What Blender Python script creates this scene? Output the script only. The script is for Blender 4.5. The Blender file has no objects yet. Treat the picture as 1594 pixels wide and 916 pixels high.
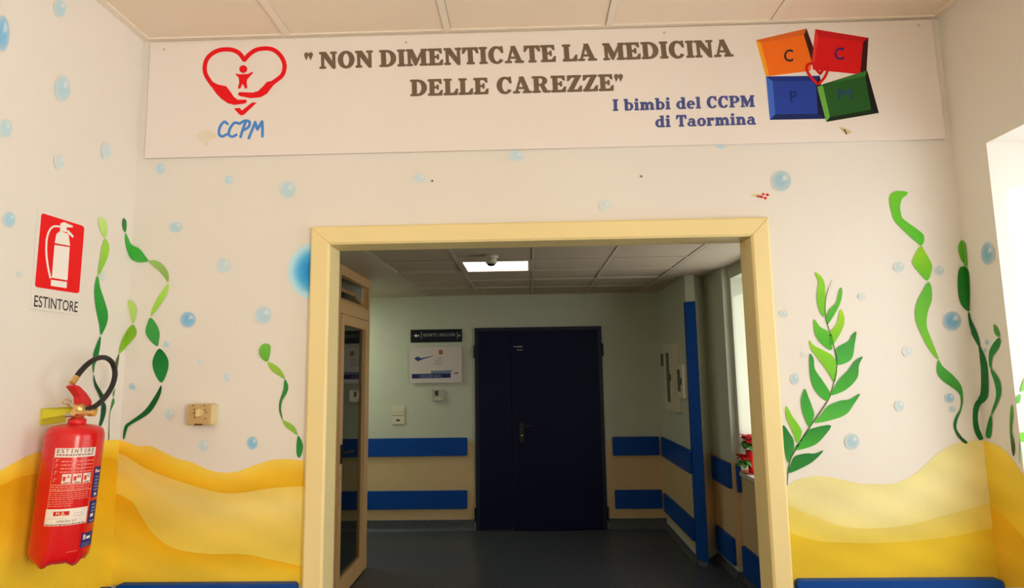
import bpy, bmesh, math, random
from math import sin, cos, pi, radians
from mathutils import Vector, Matrix
from mathutils.geometry import tessellate_polygon

random.seed(7)
SC = bpy.context.scene
COL = SC.collection

# ------------------------------------------------------------------ camera
CAM_Z = 1.64
FPX = 961.8
YAW, PITCH, ROLL = -0.02613, 0.12543, -0.01481
cy, sy, cp, sp, cr, sr = cos(YAW), sin(YAW), cos(PITCH), sin(PITCH), cos(ROLL), sin(ROLL)
FWD = Vector((sy * cp, cy * cp, sp))
_r = Vector((cy, -sy, 0)); _u = _r.cross(FWD)
RIGHT = _r * cr + _u * sr
UP = _u * cr - _r * sr
EYE = Vector((0, 0, CAM_Z))
cam = bpy.data.cameras.new('camera')
cam.sensor_width = 36; cam.lens = FPX / 1594 * 36
cam.clip_start = 0.02; cam.clip_end = 100
camo = bpy.data.objects.new('camera', cam); COL.objects.link(camo)
M = Matrix((RIGHT, UP, -FWD)).transposed().to_4x4(); M.translation = EYE
camo.matrix_world = M
SC.camera = camo

# ------------------------------------------------------------------ exposure, sky, daylight
SC.view_settings.view_transform = 'Standard'
SC.view_settings.look = 'None'
SC.view_settings.exposure = 0.0
SC.view_settings.gamma = 1.0
SC.view_settings.use_curve_mapping = False
SC.cycles.max_bounces = 10
SC.cycles.diffuse_bounces = 6
SC.cycles.transparent_max_bounces = 8
SC.cycles.sample_clamp_indirect = 6
SC.cycles.use_denoising = True
wd = bpy.data.worlds.new('sky'); SC.world = wd; wd.use_nodes = True
bg = wd.node_tree.nodes['Background']
bg.inputs[0].default_value = (0.86, 0.93, 1.0, 1); bg.inputs[1].default_value = 1.6

def area(name, loc, rot, sx, sz, power, color):
    l = bpy.data.lights.new(name, 'AREA'); l.shape = 'RECTANGLE'; l.size = sx; l.size_y = sz
    l.energy = power; l.color = color
    o = bpy.data.objects.new(name, l); COL.objects.link(o); o.location = loc; o.rotation_euler = rot
    return o
XL, XR, YF, ZC = -1.432, 1.517, 2.16, 2.898       # near room: side walls, front wall, ceiling
YB, ZC2, XC = 6.72, 2.475, 1.40                    # corridor: end wall, ceiling, right pillar
area('daylight_right', (1.96, 1.26, 1.63), (0, pi / 2, 0), 1.44, 1.46, 19, (1.0, 0.94, 0.87))
area('fill_light_behind', (1.96, -1.14, 1.80), (0, pi / 2, 0), 1.76, 1.36, 140, (1.0, 0.92, 0.80))  # fill light added out of view to lift the walls, banner and ceiling
area('daylight_corridor', (2.06, 4.38, 1.6), (0, pi / 2, 0), 1.5, 1.34, 16, (1.0, 0.95, 0.86))
area('hall_lamp', (-2.5, 6.1, 2.44), (0, 0, 0), 0.55, 0.55, 16, (0.92, 1.0, 0.82))
sun = bpy.data.lights.new('sun', 'SUN'); sun.energy = 2.0; sun.angle = radians(0.6); sun.color = (1.0, 0.93, 0.84)
suno = bpy.data.objects.new('sun', sun); COL.objects.link(suno)
suno.rotation_euler = Vector((-0.24, 1.0, -0.08)).to_track_quat('-Z', 'Y').to_euler()

# ------------------------------------------------------------------ measuring helpers: photo point -> point on a real plane
def ray(u, v):
    return RIGHT * (u - 797) + UP * (458 - v) + FWD * FPX
def onY(c, u, v):
    d = ray(u, v); return EYE + d * (c / d.y)
def onX(c, u, v):
    d = ray(u, v); return EYE + d * (c / d.x)
def onZ(c, u, v):
    d = ray(u, v); return EYE + d * ((c - CAM_Z) / d.z)
class Plane:
    def __init__(s, axis, c, n): s.axis, s.c, s.n = axis, c, Vector(n)
    def at(s, u, v, off=0.0):
        p = (onX if s.axis == 'X' else onY if s.axis == 'Y' else onZ)(s.c, u, v)
        return p + s.n * off
FR = Plane('Y', YF, (0, -1, 0)); LW = Plane('X', XL, (1, 0, 0)); RW = Plane('X', XR, (-1, 0, 0))
BN = Plane('Y', YF - 0.012, (0, -1, 0)); BK = Plane('Y', YB, (0, -1, 0)); JB = Plane('Y', 2.0, (0, -1, 0))
def to_px(x, y, z):
    d = Vector((x, y, z)) - EYE; w = d.dot(FWD)
    return 797 + FPX * d.dot(RIGHT) / w, 458 - FPX * d.dot(UP) / w
def edge_line(x, y):
    (u0, v0), (u1, v1) = to_px(x, y, 0.6), to_px(x, y, 2.8)
    return lambda v: u0 + (u1 - u0) * (v - v0) / (v1 - v0)
corner_left, corner_right, jamb_edge = edge_line(XL, YF), edge_line(XR, YF), edge_line(XR, 2.0)

# ------------------------------------------------------------------ colours and materials
def s2l(c):
    c /= 255.0
    return c / 12.92 if c <= 0.04045 else ((c + 0.055) / 1.055) ** 2.4
def rgb(r, g, b): return (s2l(r), s2l(g), s2l(b), 1)
WHITE = (0.80, 0.765, 0.715, 1)
def alb(r, g, b, w=(222, 205, 186)):
    """paint colour whose look beside white wall paint (w) is r,g,b"""
    k = [s2l(x) / q for x, q in zip(w, WHITE)]
    return tuple(min(0.95, max(0.0, s2l(x) / q)) for x, q in zip((r, g, b), k)) + (1,)
WR = (240, 230, 220)

MATS = {}
def mat(name, color=None, rough=0.6, metal=0.0, noise=0.0, nscale=12.0, bump=0.0, bscale=60.0, attr=False, emit=None, spec=0.4, coat=0.0):
    if name in MATS: return MATS[name]
    m = bpy.data.materials.new(name); m.use_nodes = True; nt = m.node_tree
    p = nt.nodes['Principled BSDF']
    p.inputs['Roughness'].default_value = rough; p.inputs['Metallic'].default_value = metal
    p.inputs['Specular IOR Level'].default_value = spec
    p.inputs['Coat Weight'].default_value = coat
    if attr:
        a = nt.nodes.new('ShaderNodeVertexColor'); a.layer_name = 'Col'
        src = a.outputs['Color']
    else:
        c = nt.nodes.new('ShaderNodeRGB'); c.outputs[0].default_value = color; src = c.outputs[0]
    tc = nt.nodes.new('ShaderNodeTexCoord')
    if noise:
        n = nt.nodes.new('ShaderNodeTexNoise'); n.inputs['Scale'].default_value = nscale; n.inputs['Detail'].default_value = 4
        nt.links.new(tc.outputs['Object'], n.inputs['Vector'])
        mr = nt.nodes.new('ShaderNodeMapRange'); mr.inputs['From Min'].default_value = 0.25; mr.inputs['From Max'].default_value = 0.75
        mr.inputs['To Min'].default_value = 1 - noise; mr.inputs['To Max'].default_value = 1 + noise * 0.6
        nt.links.new(n.outputs['Fac'], mr.inputs['Value'])
        mx = nt.nodes.new('ShaderNodeVectorMath'); mx.operation = 'SCALE'
        nt.links.new(src, mx.inputs[0]); nt.links.new(mr.outputs[0], mx.inputs['Scale'])
        src = mx.outputs[0]
    nt.links.new(src, p.inputs['Base Color'])
    if bump:
        n2 = nt.nodes.new('ShaderNodeTexNoise'); n2.inputs['Scale'].default_value = bscale; n2.inputs['Detail'].default_value = 3
        nt.links.new(tc.outputs['Object'], n2.inputs['Vector'])
        b = nt.nodes.new('ShaderNodeBump'); b.inputs['Strength'].default_value = bump; b.inputs['Distance'].default_value = 0.003
        nt.links.new(n2.outputs['Fac'], b.inputs['Height']); nt.links.new(b.outputs[0], p.inputs['Normal'])
    if emit:
        p.inputs['Emission Color'].default_value = emit[0]; p.inputs['Emission Strength'].default_value = emit[1]
    MATS[name] = m
    return m
def glass(name, tint, ior=1.5, alpha=1.0):
    m = bpy.data.materials.new(name); m.use_nodes = True; nt = m.node_tree; nt.nodes.clear()
    o = nt.nodes.new('ShaderNodeOutputMaterial'); mix = nt.nodes.new('ShaderNodeMixShader')
    t = nt.nodes.new('ShaderNodeBsdfTransparent'); t.inputs[0].default_value = tint
    g = nt.nodes.new('ShaderNodeBsdfGlossy'); g.inputs['Roughness'].default_value = 0.02
    f = nt.nodes.new('ShaderNodeFresnel'); f.inputs[0].default_value = ior
    ge = nt.nodes.new('ShaderNodeNewGeometry'); mr = nt.nodes.new('ShaderNodeMapRange')
    mr.inputs['To Min'].default_value = ior; mr.inputs['To Max'].default_value = 1 / ior
    nt.links.new(ge.outputs['Backfacing'], mr.inputs['Value']); nt.links.new(mr.outputs[0], f.inputs[0])
    nt.links.new(f.outputs[0], mix.inputs[0]); nt.links.new(t.outputs[0], mix.inputs[1]); nt.links.new(g.outputs[0], mix.inputs[2])
    nt.links.new(mix.outputs[0], o.inputs[0])
    return m
m_wall = mat('wall_paint', WHITE, 0.75, noise=0.015, nscale=3, bump=0.15, bscale=90, spec=0.25)
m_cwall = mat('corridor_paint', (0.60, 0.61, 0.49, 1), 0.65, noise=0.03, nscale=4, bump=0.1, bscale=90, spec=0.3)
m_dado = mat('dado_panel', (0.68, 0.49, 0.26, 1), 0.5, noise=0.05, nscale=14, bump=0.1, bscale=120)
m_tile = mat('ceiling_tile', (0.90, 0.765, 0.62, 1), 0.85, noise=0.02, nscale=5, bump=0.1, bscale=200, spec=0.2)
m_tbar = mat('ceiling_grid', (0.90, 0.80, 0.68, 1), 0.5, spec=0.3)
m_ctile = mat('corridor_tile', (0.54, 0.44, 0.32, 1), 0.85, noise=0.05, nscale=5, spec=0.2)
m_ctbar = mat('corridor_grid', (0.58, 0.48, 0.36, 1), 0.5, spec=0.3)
m_void = mat('ceiling_void', (0.03, 0.028, 0.025, 1), 0.9)
m_floor = mat('vinyl_floor', (0.066, 0.074, 0.084, 1), 0.30, noise=0.25, nscale=25, bump=0.02, bscale=30, spec=0.35)
m_cove = mat('vinyl_cove', (0.085, 0.095, 0.105, 1), 0.4, noise=0.2, nscale=25)
m_frame = mat('cream_frame', alb(229, 198, 134), 0.40, noise=0.012, nscale=6, spec=0.4)
m_alu = mat('cream_aluminium', (0.82, 0.51, 0.22, 1), 0.4, spec=0.4)
m_paint = mat('mural_paint', attr=True, rough=0.6, noise=0.02, nscale=40, spec=0.25)
m_print = mat('print_ink', attr=True, rough=0.55, noise=0.005, nscale=40, spec=0.25)
m_banner = mat('banner_board', (0.85, 0.785, 0.75, 1), 0.5, noise=0.008, nscale=4, spec=0.3)
m_rail = mat('blue_bumper', (0.005, 0.066, 0.34, 1), 0.45, noise=0.04, nscale=40, spec=0.15)
m_navy = mat('navy_door', (0.004, 0.006, 0.034, 1), 0.5, noise=0.1, nscale=3, spec=0.15)
m_navy2 = mat('navy_frame', (0.007, 0.010, 0.035, 1), 0.45)
m_black = mat('black_plastic', (0.012, 0.011, 0.011, 1), 0.4)
m_rubber = mat('hose_rubber', (0.017, 0.014, 0.012, 1), 0.5, bump=0.2, bscale=300)
m_red = mat('red_enamel', (0.66, 0.003, 0.006, 1), 0.25, noise=0.02, nscale=20, spec=0.45, coat=0.25)
m_redp = mat('red_plastic', (0.62, 0.012, 0.014, 1), 0.35)
m_brass = mat('brass', (0.78, 0.50, 0.20, 1), 0.28, metal=0.9, noise=0.05, nscale=60)
m_steel = mat('steel', (0.62, 0.60, 0.56, 1), 0.3, metal=0.9, noise=0.05, nscale=50)
m_brkt = mat('bracket_yellow', (0.62, 0.58, 0.02, 1), 0.4)
m_cream = mat('cream_plastic', (0.72, 0.66, 0.50, 1), 0.45, noise=0.01)
m_box = mat('tan_plastic', (0.56, 0.39, 0.175, 1), 0.45, noise=0.02, nscale=30)
m_box2 = mat('pale_yellow_plastic', (0.70, 0.58, 0.30, 1), 0.45, noise=0.02, nscale=30)
m_white = mat('white_plastic', (0.80, 0.79, 0.76, 1), 0.4, noise=0.01)
m_gl = glass('door_glass', (0.40, 0.43, 0.34, 1), 1.95)
m_win = glass('window_glass', (0.97, 0.98, 0.98, 1), 1.28)
m_dark = mat('dark_glass', (0.05, 0.04, 0.025, 1), 0.15, spec=0.5)
m_leaf = mat('leaf_green', (0.05, 0.17, 0.02, 1), 0.45, noise=0.2, nscale=60)
m_petal = mat('red_bract', (0.62, 0.015, 0.02, 1), 0.5, noise=0.15, nscale=60)
m_soil = mat('soil', (0.05, 0.03, 0.02, 1), 0.9, noise=0.3, nscale=80)
m_lamp = mat('lit_diffuser', (0.9, 0.9, 0.88, 1), 0.5, emit=((1.0, 1.0, 0.93, 1), 2.0))
m_sill = mat('marble_sill', (0.72, 0.68, 0.58, 1), 0.25, noise=0.08, nscale=8)

# ------------------------------------------------------------------ mesh builder (world coordinates in, one mesh object out)
class MB:
    def __init__(s): s.v, s.f, s.mi, s.c, s.sm = [], [], [], [], []
    def add(s, verts, faces, mi=0, cols=None, smooth=False):
        b = len(s.v); s.v += [Vector(x) for x in verts]
        s.c += cols if cols else [(1, 1, 1, 1)] * len(verts)
        for f in faces: s.f.append([i + b for i in f]); s.mi.append(mi); s.sm.append(smooth)
        return s
    def box(s, x0, x1, y0, y1, z0, z1, mi=0):
        v = [(x, y, z) for x in (x0, x1) for y in (y0, y1) for z in (z0, z1)]
        return s.add(v, [(0, 1, 3, 2), (4, 6, 7, 5), (0, 4, 5, 1), (2, 3, 7, 6), (0, 2, 6, 4), (1, 5, 7, 3)], mi)
    def prism(s, pts, d, mi=0):
        """closed loop of 3D points swept along vector d"""
        n = len(pts); d = Vector(d); a = [Vector(p) for p in pts]
        tri = tessellate_polygon([a])
        f = [tuple(t) for t in tri] + [tuple(i + n for i in reversed(t)) for t in tri]
        f += [(i, (i + 1) % n, n + (i + 1) % n, n + i) for i in range(n)]
        return s.add(a + [p + d for p in a], f, mi)
    def tube(s, pts, r, n=12, mi=0, cap=True):
        pts = [Vector(p) for p in pts]; rings = []
        up = Vector((0, 0, 1))
        prev = None
        for i, p in enumerate(pts):
            t = (pts[min(i + 1, len(pts) - 1)] - pts[max(i - 1, 0)]).normalized()
            if prev is None:
                a = t.cross(up)
                if a.length < 0.1: a = t.cross(Vector((1, 0, 0)))
                a.normalize()
            else:
                a = (prev - t * prev.dot(t)).normalized()
            prev = a; b = t.cross(a)
            rr = r[i] if isinstance(r, (list, tuple)) else r
            rings.append([p + (a * cos(2 * pi * k / n) + b * sin(2 * pi * k / n)) * rr for k in range(n)])
        v = [q for ring in rings for q in ring]; m = len(rings)
        f = [(i * n + k, i * n + (k + 1) % n, (i + 1) * n + (k + 1) % n, (i + 1) * n + k) for i in range(m - 1) for k in range(n)]
        s.add(v, f, mi, smooth=True)
        if cap:
            s.add(rings[0], [tuple(reversed(range(n)))], mi); s.add(rings[-1], [tuple(range(n))], mi)
        return s
    def lathe(s, prof, origin, axis=(0, 0, 1), n=32, mi=0, wob=None):
        o = Vector(origin); ax = Vector(axis).normalized()
        a = ax.cross(Vector((0, 1, 0)));
        if a.length < 0.1: a = ax.cross(Vector((1, 0, 0)))
        a.normalize(); b = ax.cross(a); v = []
        for j, (r, h) in enumerate(prof):
            for k in range(n):
                th = 2 * pi * k / n; hh = h + (wob(j, th) if wob else 0)
                v.append(o + ax * hh + (a * cos(th) + b * sin(th)) * r)
        f = [(j * n + k, j * n + (k + 1) % n, (j + 1) * n + (k + 1) % n, (j + 1) * n + k) for j in range(len(prof) - 1) for k in range(n)]
        return s.add(v, f, mi, smooth=True)
    def build(s, name, mats, parent=None, bevel=0, seg=2, autosmooth=False):
        me = bpy.data.meshes.new(name)
        off = parent_loc(parent)
        me.from_pydata([tuple(p - off) for p in s.v], [], s.f)
        if not isinstance(mats, (list, tuple)): mats = [mats]
        for m in mats: me.materials.append(m)
        for i, p in enumerate(me.polygons): p.material_index = s.mi[i]; p.use_smooth = s.sm[i]
        at = me.color_attributes.new('Col', 'FLOAT_COLOR', 'POINT')
        for i, c in enumerate(s.c): at.data[i].color = c
        bm = bmesh.new(); bm.from_mesh(me)
        if bevel: bmesh.ops.remove_doubles(bm, verts=bm.verts, dist=1e-6)
        bmesh.ops.recalc_face_normals(bm, faces=bm.faces)
        bm.to_mesh(me); bm.free()
        o = bpy.data.objects.new(name, me); COL.objects.link(o)
        if parent: o.parent = parent
        if bevel:
            b = o.modifiers.new('edge', 'BEVEL'); b.width = bevel; b.segments = seg; b.limit_method = 'ANGLE'; b.angle_limit = radians(40)
        return o
def parent_loc(p):
    v = Vector((0, 0, 0))
    while p: v += p.location; p = p.parent
    return v
def tag(o, label, cat, group=None, kind=None):
    o['label'] = label; o['category'] = cat
    if group: o['group'] = group
    if kind: o['kind'] = kind
    return o
def thing(name, label, cat, loc, group=None):
    o = bpy.data.objects.new(name, None); o.empty_display_size = 0.05; COL.objects.link(o); o.location = loc
    return tag(o, label, cat, group)
def struct(o, label, cat): return tag(o, label, cat, None, 'structure')
def setlabel(o, label): o['label'] = label; return o

# ------------------------------------------------------------------ flat shapes: polygons, ribbons, lettering
def smooth_closed(pts, n=4):
    out = []; m = len(pts)
    for i in range(m):
        p0, p1, p2, p3 = (Vector(pts[(i + k - 1) % m]) for k in range(4))
        for j in range(n):
            t = j / n
            out.append(0.5 * ((2 * p1) + (p2 - p0) * t + (2 * p0 - 5 * p1 + 4 * p2 - p3) * t * t + (3 * p1 - p0 - 3 * p2 + p3) * t ** 3))
    return [tuple(p) for p in out]
def smooth_open(pts, n=6):
    P = [Vector(p) for p in pts]; out = []
    for i in range(len(P) - 1):
        p0 = P[max(i - 1, 0)]; p1 = P[i]; p2 = P[i + 1]; p3 = P[min(i + 2, len(P) - 1)]
        for j in range(n):
            t = j / n
            out.append(0.5 * ((2 * p1) + (p2 - p0) * t + (2 * p0 - 5 * p1 + 4 * p2 - p3) * t * t + (3 * p1 - p0 - 3 * p2 + p3) * t ** 3))
    out.append(P[-1]); return out
def ribbon_poly(pts, w):
    P = [Vector(p[:2]) for p in pts]; L, R = [], []
    for i, p in enumerate(P):
        t = (P[min(i + 1, len(P) - 1)] - P[max(i - 1, 0)]); t.normalize(); nrm = Vector((-t.y, t.x))
        ww = w[i] if isinstance(w, (list, tuple)) else w
        L.append(p + nrm * ww / 2); R.append(p - nrm * ww / 2)
    return L, R
def clip(poly, f):
    out = []; n = len(poly)
    for i in range(n):
        a, b = poly[i], poly[(i + 1) % n]; fa, fb = f(a), f(b)
        if fa >= 0: out.append(a)
        if (fa >= 0) != (fb >= 0):
            t = fa / (fa - fb); out.append((a[0] + (b[0] - a[0]) * t, a[1] + (b[1] - a[1]) * t))
    return out
def lerp(a, b, t): return tuple(x + (y - x) * t for x, y in zip(a, b))
def fill(mb, poly, plane, off, c0, c1=None):
    """flat painted patch on a plane; colour runs from c0 (top) to c1 (bottom)"""
    if len(poly) < 3: return
    vs = [p[1] for p in poly]; lo, hi = min(vs), max(vs)
    tri = tessellate_polygon([[Vector((p[0], p[1], 0)) for p in poly]])
    cols = [lerp(c0, c1, (p[1] - lo) / max(1e-6, hi - lo)) if c1 else c0 for p in poly]
    mb.add([plane.at(p[0], p[1], off) for p in poly], [tuple(t) for t in tri], 0, cols)
def strip(mb, pts, w, plane, off, c):
    L, R = ribbon_poly(pts, w); n = len(L)
    v = [plane.at(p.x, p.y, off) for p in L] + [plane.at(p.x, p.y, off) for p in R]
    mb.add(v, [(i, i + 1, n + i + 1, n + i) for i in range(n - 1)], 0, [c] * len(v))
_txt = {}
def text2d(s, thick=0.0):
    key = (s, thick)
    if key in _txt: return _txt[key]
    cu = bpy.data.curves.new('lettering', 'FONT'); cu.body = s; cu.size = 1; cu.offset = thick; cu.resolution_u = 3
    o = bpy.data.objects.new('lettering', cu); COL.objects.link(o)
    dg = bpy.context.evaluated_depsgraph_get()
    me = bpy.data.meshes.new_from_object(o.evaluated_get(dg))
    vs = [tuple(v.co[:2]) for v in me.vertices]; fs = [tuple(p.vertices) for p in me.polygons]
    bpy.data.objects.remove(o); bpy.data.curves.remove(cu); bpy.data.meshes.remove(me)
    x0 = min(v[0] for v in vs); x1 = max(v[0] for v in vs); y0 = min(v[1] for v in vs); y1 = max(v[1] for v in vs)
    vs = [((x - x0) / (x1 - x0), (y - y0) / (y1 - y0)) for x, y in vs]
    _txt[key] = (vs, fs); return _txt[key]
def put(mb, vf, O, Rr, T, c):
    vs, fs = vf; O, Rr, T = Vector(O), Vector(Rr), Vector(T)
    mb.add([O + (Rr - O) * x + (T - O) * y for x, y in vs], fs, 0, [c] * len(vs))
def px_text(mb, s, plane, off, bl, br, tl, c, thick=0.0):
    put(mb, text2d(s, thick), plane.at(*bl, off), plane.at(*br, off), plane.at(*tl, off), c)

# heavy slab-serif alphabet for the banner ------------------------------------------------
def _rect(x0, y0, x1, y1, r=0.045):
    r = min(r, abs(x1 - x0) / 2.01, abs(y1 - y0) / 2.01); pts = []
    for cx, cy_, a in ((x1 - r, y1 - r, 0), (x0 + r, y1 - r, 90), (x0 + r, y0 + r, 180), (x1 - r, y0 + r, 270)):
        for k in range(4):
            t = radians(a + k * 30); pts.append((cx + r * cos(t), cy_ + r * sin(t)))
    return ('p', pts)
def _poly(*p): return ('p', list(p))
def _ring(cx, cy_, ro, so, ri, si, a0=0, a1=360, ix=0.0):
    n = max(6, int(abs(a1 - a0) / 12)); O, I = [], []
    for k in range(n + 1):
        t = radians(a0 + (a1 - a0) * k / n)
        O.append((cx + ro * cos(t), cy_ + so * sin(t))); I.append((cx + ix + ri * cos(t), cy_ + si * sin(t)))
    return ('s', O, I)
def _disc(cx, cy_, rx, ry): return ('p', [(cx + rx * cos(2 * pi * k / 18), cy_ + ry * sin(2 * pi * k / 18)) for k in range(18)])
def _stem(x, h=1.0, w=0.25, e=0.10, top=True, bot=True, left_only=False):
    g = [_rect(x, 0, x + w, h, 0.02)]
    if bot: g.append(_rect(x - e, 0, x + w + e, 0.125))
    if top: g.append(_rect(x - e, h - 0.125, x + (w if left_only else w + e), h))
    return g
G = {}
G['I'] = (0.50, _stem(0.125))
G['N'] = (1.06, [_rect(0.13, 0, 0.27, 1, 0.02), _rect(0.02, 0, 0.38, 0.125), _rect(0.80, 0, 0.94, 1, 0.02), _rect(0.68, 0.875, 1.04, 1),
                 _poly((0.02, 1), (0.40, 1), (0.94, 0.16), (0.94, -0.02), (0.80, -0.02), (0.13, 0.86), (0.02, 0.875))])
G['O'] = (1.02, [_ring(0.51, 0.5, 0.49, 0.53, 0.215, 0.38)])
G['D'] = (1.02, _stem(0.12, top=False, bot=False) + [_rect(0.01, 0, 0.5, 0.125), _rect(0.01, 0.875, 0.5, 1), _ring(0.45, 0.5, 0.54, 0.5, 0.26, 0.375, -90, 90)])
G['M'] = (1.26, [_rect(0.11, 0, 0.25, 1, 0.02), _rect(0.01, 0, 0.36, 0.125), _rect(0.90, 0, 1.15, 1, 0.02), _rect(0.80, 0, 1.25, 0.125), _rect(0.9, 0.875, 1.25, 1), _rect(0.01, 0.875, 0.2, 1),
                 _poly((0.10, 1), (0.38, 1), (0.68, 0.30), (0.58, 0.02), (0.50, 0.02)), _poly((0.95, 1), (0.95, 0.75), (0.60, 0.02), (0.52, 0.16))])
G['E'] = (0.90, _stem(0.12, top=False, bot=False) + [_rect(0.01, 0, 0.80, 0.135), _rect(0.01, 0.865, 0.78, 1), _rect(0.3, 0.44, 0.60, 0.56),
                 _poly((0.84, 0), (0.87, 0.33), (0.79, 0.33), (0.62, 0.10), (0.62, 0)), _poly((0.80, 1), (0.82, 0.70), (0.74, 0.70), (0.60, 0.9), (0.6, 1)), _rect(0.54, 0.34, 0.63, 0.66)])
G['T'] = (0.94, _stem(0.345, top=False) + [_rect(0.04, 0.865, 0.90, 1), _poly((0.03, 1), (0.0, 0.64), (0.08, 0.64), (0.25, 0.9), (0.25, 1)), _poly((0.91, 1), (0.94, 0.64), (0.86, 0.64), (0.69, 0.9), (0.69, 1))])
G['C'] = (0.95, [_ring(0.50, 0.5, 0.48, 0.53, 0.23, 0.40, 52, 325, 0.03), _poly((0.78, 1.02), (0.86, 1.02), (0.90, 0.62), (0.80, 0.62), (0.68, 0.85), (0.72, 0.95))])
G['A'] = (1.10, [_poly((0.36, 1.0), (0.62, 1.02), (0.98, 0.08), (0.70, 0.08), (0.44, 0.82)), _poly((0.40, 0.95), (0.50, 0.88), (0.24, 0.06), (0.12, 0.06)), _rect(0.25, 0.26, 0.75, 0.37, 0.01),
                 _rect(0.0, 0, 0.38, 0.125), _rect(0.58, 0, 1.09, 0.125)])
G['L'] = (0.86, _stem(0.12, bot=False) + [_rect(0.01, 0, 0.80, 0.135), _poly((0.82, 0), (0.85, 0.38), (0.77, 0.38), (0.58, 0.1), (0.58, 0))])
G['R'] = (1.08, _stem(0.12, top=False) + [_rect(0.01, 0.875, 0.5, 1), _rect(0.3, 0.43, 0.55, 0.53, 0.01), _ring(0.50, 0.715, 0.40, 0.285, 0.15, 0.175, -90, 90),
                 _poly((0.45, 0.5), (0.68, 0.5), (0.90, 0.10), (0.70, 0.0), (0.64, 0.05)), _rect(0.66, 0, 1.06, 0.125)])
G['P'] = (0.96, _stem(0.12, top=False) + [_rect(0.01, 0.875, 0.5, 1), _rect(0.3, 0.37, 0.55, 0.48, 0.01), _ring(0.50, 0.685, 0.43, 0.315, 0.17, 0.205, -90, 90)])
G['Z'] = (0.90, [_rect(0.05, 0.865, 0.84, 1), _rect(0.02, 0, 0.86, 0.135), _poly((0.52, 0.9), (0.85, 0.96), (0.36, 0.1), (0.03, 0.04)),
                 _poly((0.05, 1), (0.03, 0.66), (0.11, 0.66), (0.3, 0.9), (0.3, 1)), _poly((0.86, 0), (0.88, 0.36), (0.80, 0.36), (0.6, 0.1), (0.6, 0))])
G['"'] = (0.52, [_poly(*[(0.13 + (0.11 if k < 8 else 0.11) * cos(t), 0.86 + 0.14 * sin(t)) for k, t in enumerate([radians(-20 + 20 * j) for j in range(12)])], (0.11, 0.52)),
                 _poly(*[(0.39 + 0.11 * cos(t), 0.86 + 0.14 * sin(t)) for t in [radians(-20 + 20 * j) for j in range(12)]], (0.37, 0.52))])
XH = 0.70
G['i'] = (0.46, _stem(0.11, XH, 0.235, 0.09, left_only=True) + [_disc(0.225, 0.90, 0.135, 0.125)])
G['l'] = (0.46, _stem(0.11, 1.0, 0.235, 0.09, left_only=True))
G['b'] = (0.86, [_rect(0.10, 0, 0.335, 1, 0.02), _rect(0.0, 0.875, 0.335, 1), _ring(0.46, 0.345, 0.38, 0.36, 0.15, 0.25)])
G['d'] = (0.88, [_rect(0.53, 0, 0.765, 1, 0.02), _rect(0.43, 0.875, 0.765, 1), _rect(0.53, 0, 0.87, 0.12), _ring(0.40, 0.345, 0.38, 0.36, 0.15, 0.25)])
G['e'] = (0.76, [_ring(0.38, 0.345, 0.36, 0.365, 0.13, 0.26, 0, 320), _rect(0.1, 0.31, 0.735, 0.41, 0.01)])
G['o'] = (0.80, [_ring(0.40, 0.345, 0.385, 0.365, 0.16, 0.25)])
G['a'] = (0.84, [_ring(0.36, 0.22, 0.34, 0.23, 0.14, 0.13), _rect(0.48, 0.05, 0.70, 0.5, 0.02), _ring(0.40, 0.46, 0.30, 0.245, 0.09, 0.15, 0, 170), _rect(0.5, 0, 0.82, 0.12)])
G['n'] = (0.90, _stem(0.11, XH, 0.235, 0.09, left_only=True) + [_ring(0.50, 0.42, 0.30, 0.285, 0.07, 0.16, 0, 165), _rect(0.57, 0, 0.80, 0.44, 0.02), _rect(0.50, 0, 0.88, 0.12)])
G['r'] = (0.70, _stem(0.11, XH, 0.235, 0.09, left_only=True) + [_ring(0.52, 0.42, 0.24, 0.285, 0.06, 0.15, 35, 170), _disc(0.57, 0.56, 0.115, 0.12)])
G['m'] = (1.32, _stem(0.11, XH, 0.235, 0.09, left_only=True) + [_ring(0.47, 0.42, 0.27, 0.285, 0.05, 0.16, 0, 165), _rect(0.51, 0, 0.74, 0.44, 0.02), _rect(0.46, 0, 0.80, 0.12),
                 _ring(0.92, 0.42, 0.29, 0.285, 0.06, 0.16, 0, 165), _rect(0.98, 0, 1.21, 0.44, 0.02), _rect(0.92, 0, 1.29, 0.12)])
def bolden(k, d=0.024):
    if k[0] == 's':
        O_, I_ = [], []
        for a, b in zip(k[1], k[2]):
            v = Vector((a[0] - b[0], a[1] - b[1])); v.normalize()
            O_.append((a[0] + v.x * d * .6, a[1] + v.y * d * .3)); I_.append((b[0] - v.x * d * 1.6, b[1] - v.y * d * .8))
        return ('s', O_, I_)
    P = k[1]; n = len(P); ar = sum(P[i][0] * P[(i + 1) % n][1] - P[(i + 1) % n][0] * P[i][1] for i in range(n)); sg = 1 if ar > 0 else -1; out = []
    for i in range(n):
        a, b, c = Vector(P[i - 1]), Vector(P[i]), Vector(P[(i + 1) % n])
        e1, e2 = (b - a), (c - b)
        n1 = Vector((e1.y, -e1.x)); n2 = Vector((e2.y, -e2.x))
        if n1.length > 1e-9: n1.normalize()
        if n2.length > 1e-9: n2.normalize()
        m = n1 + n2
        if m.length < 1e-6: m = n1
        m.normalize(); out.append((b.x + m.x * d * 1.15 * sg, b.y + m.y * d * .45 * sg))
    return ('p', out)
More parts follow.
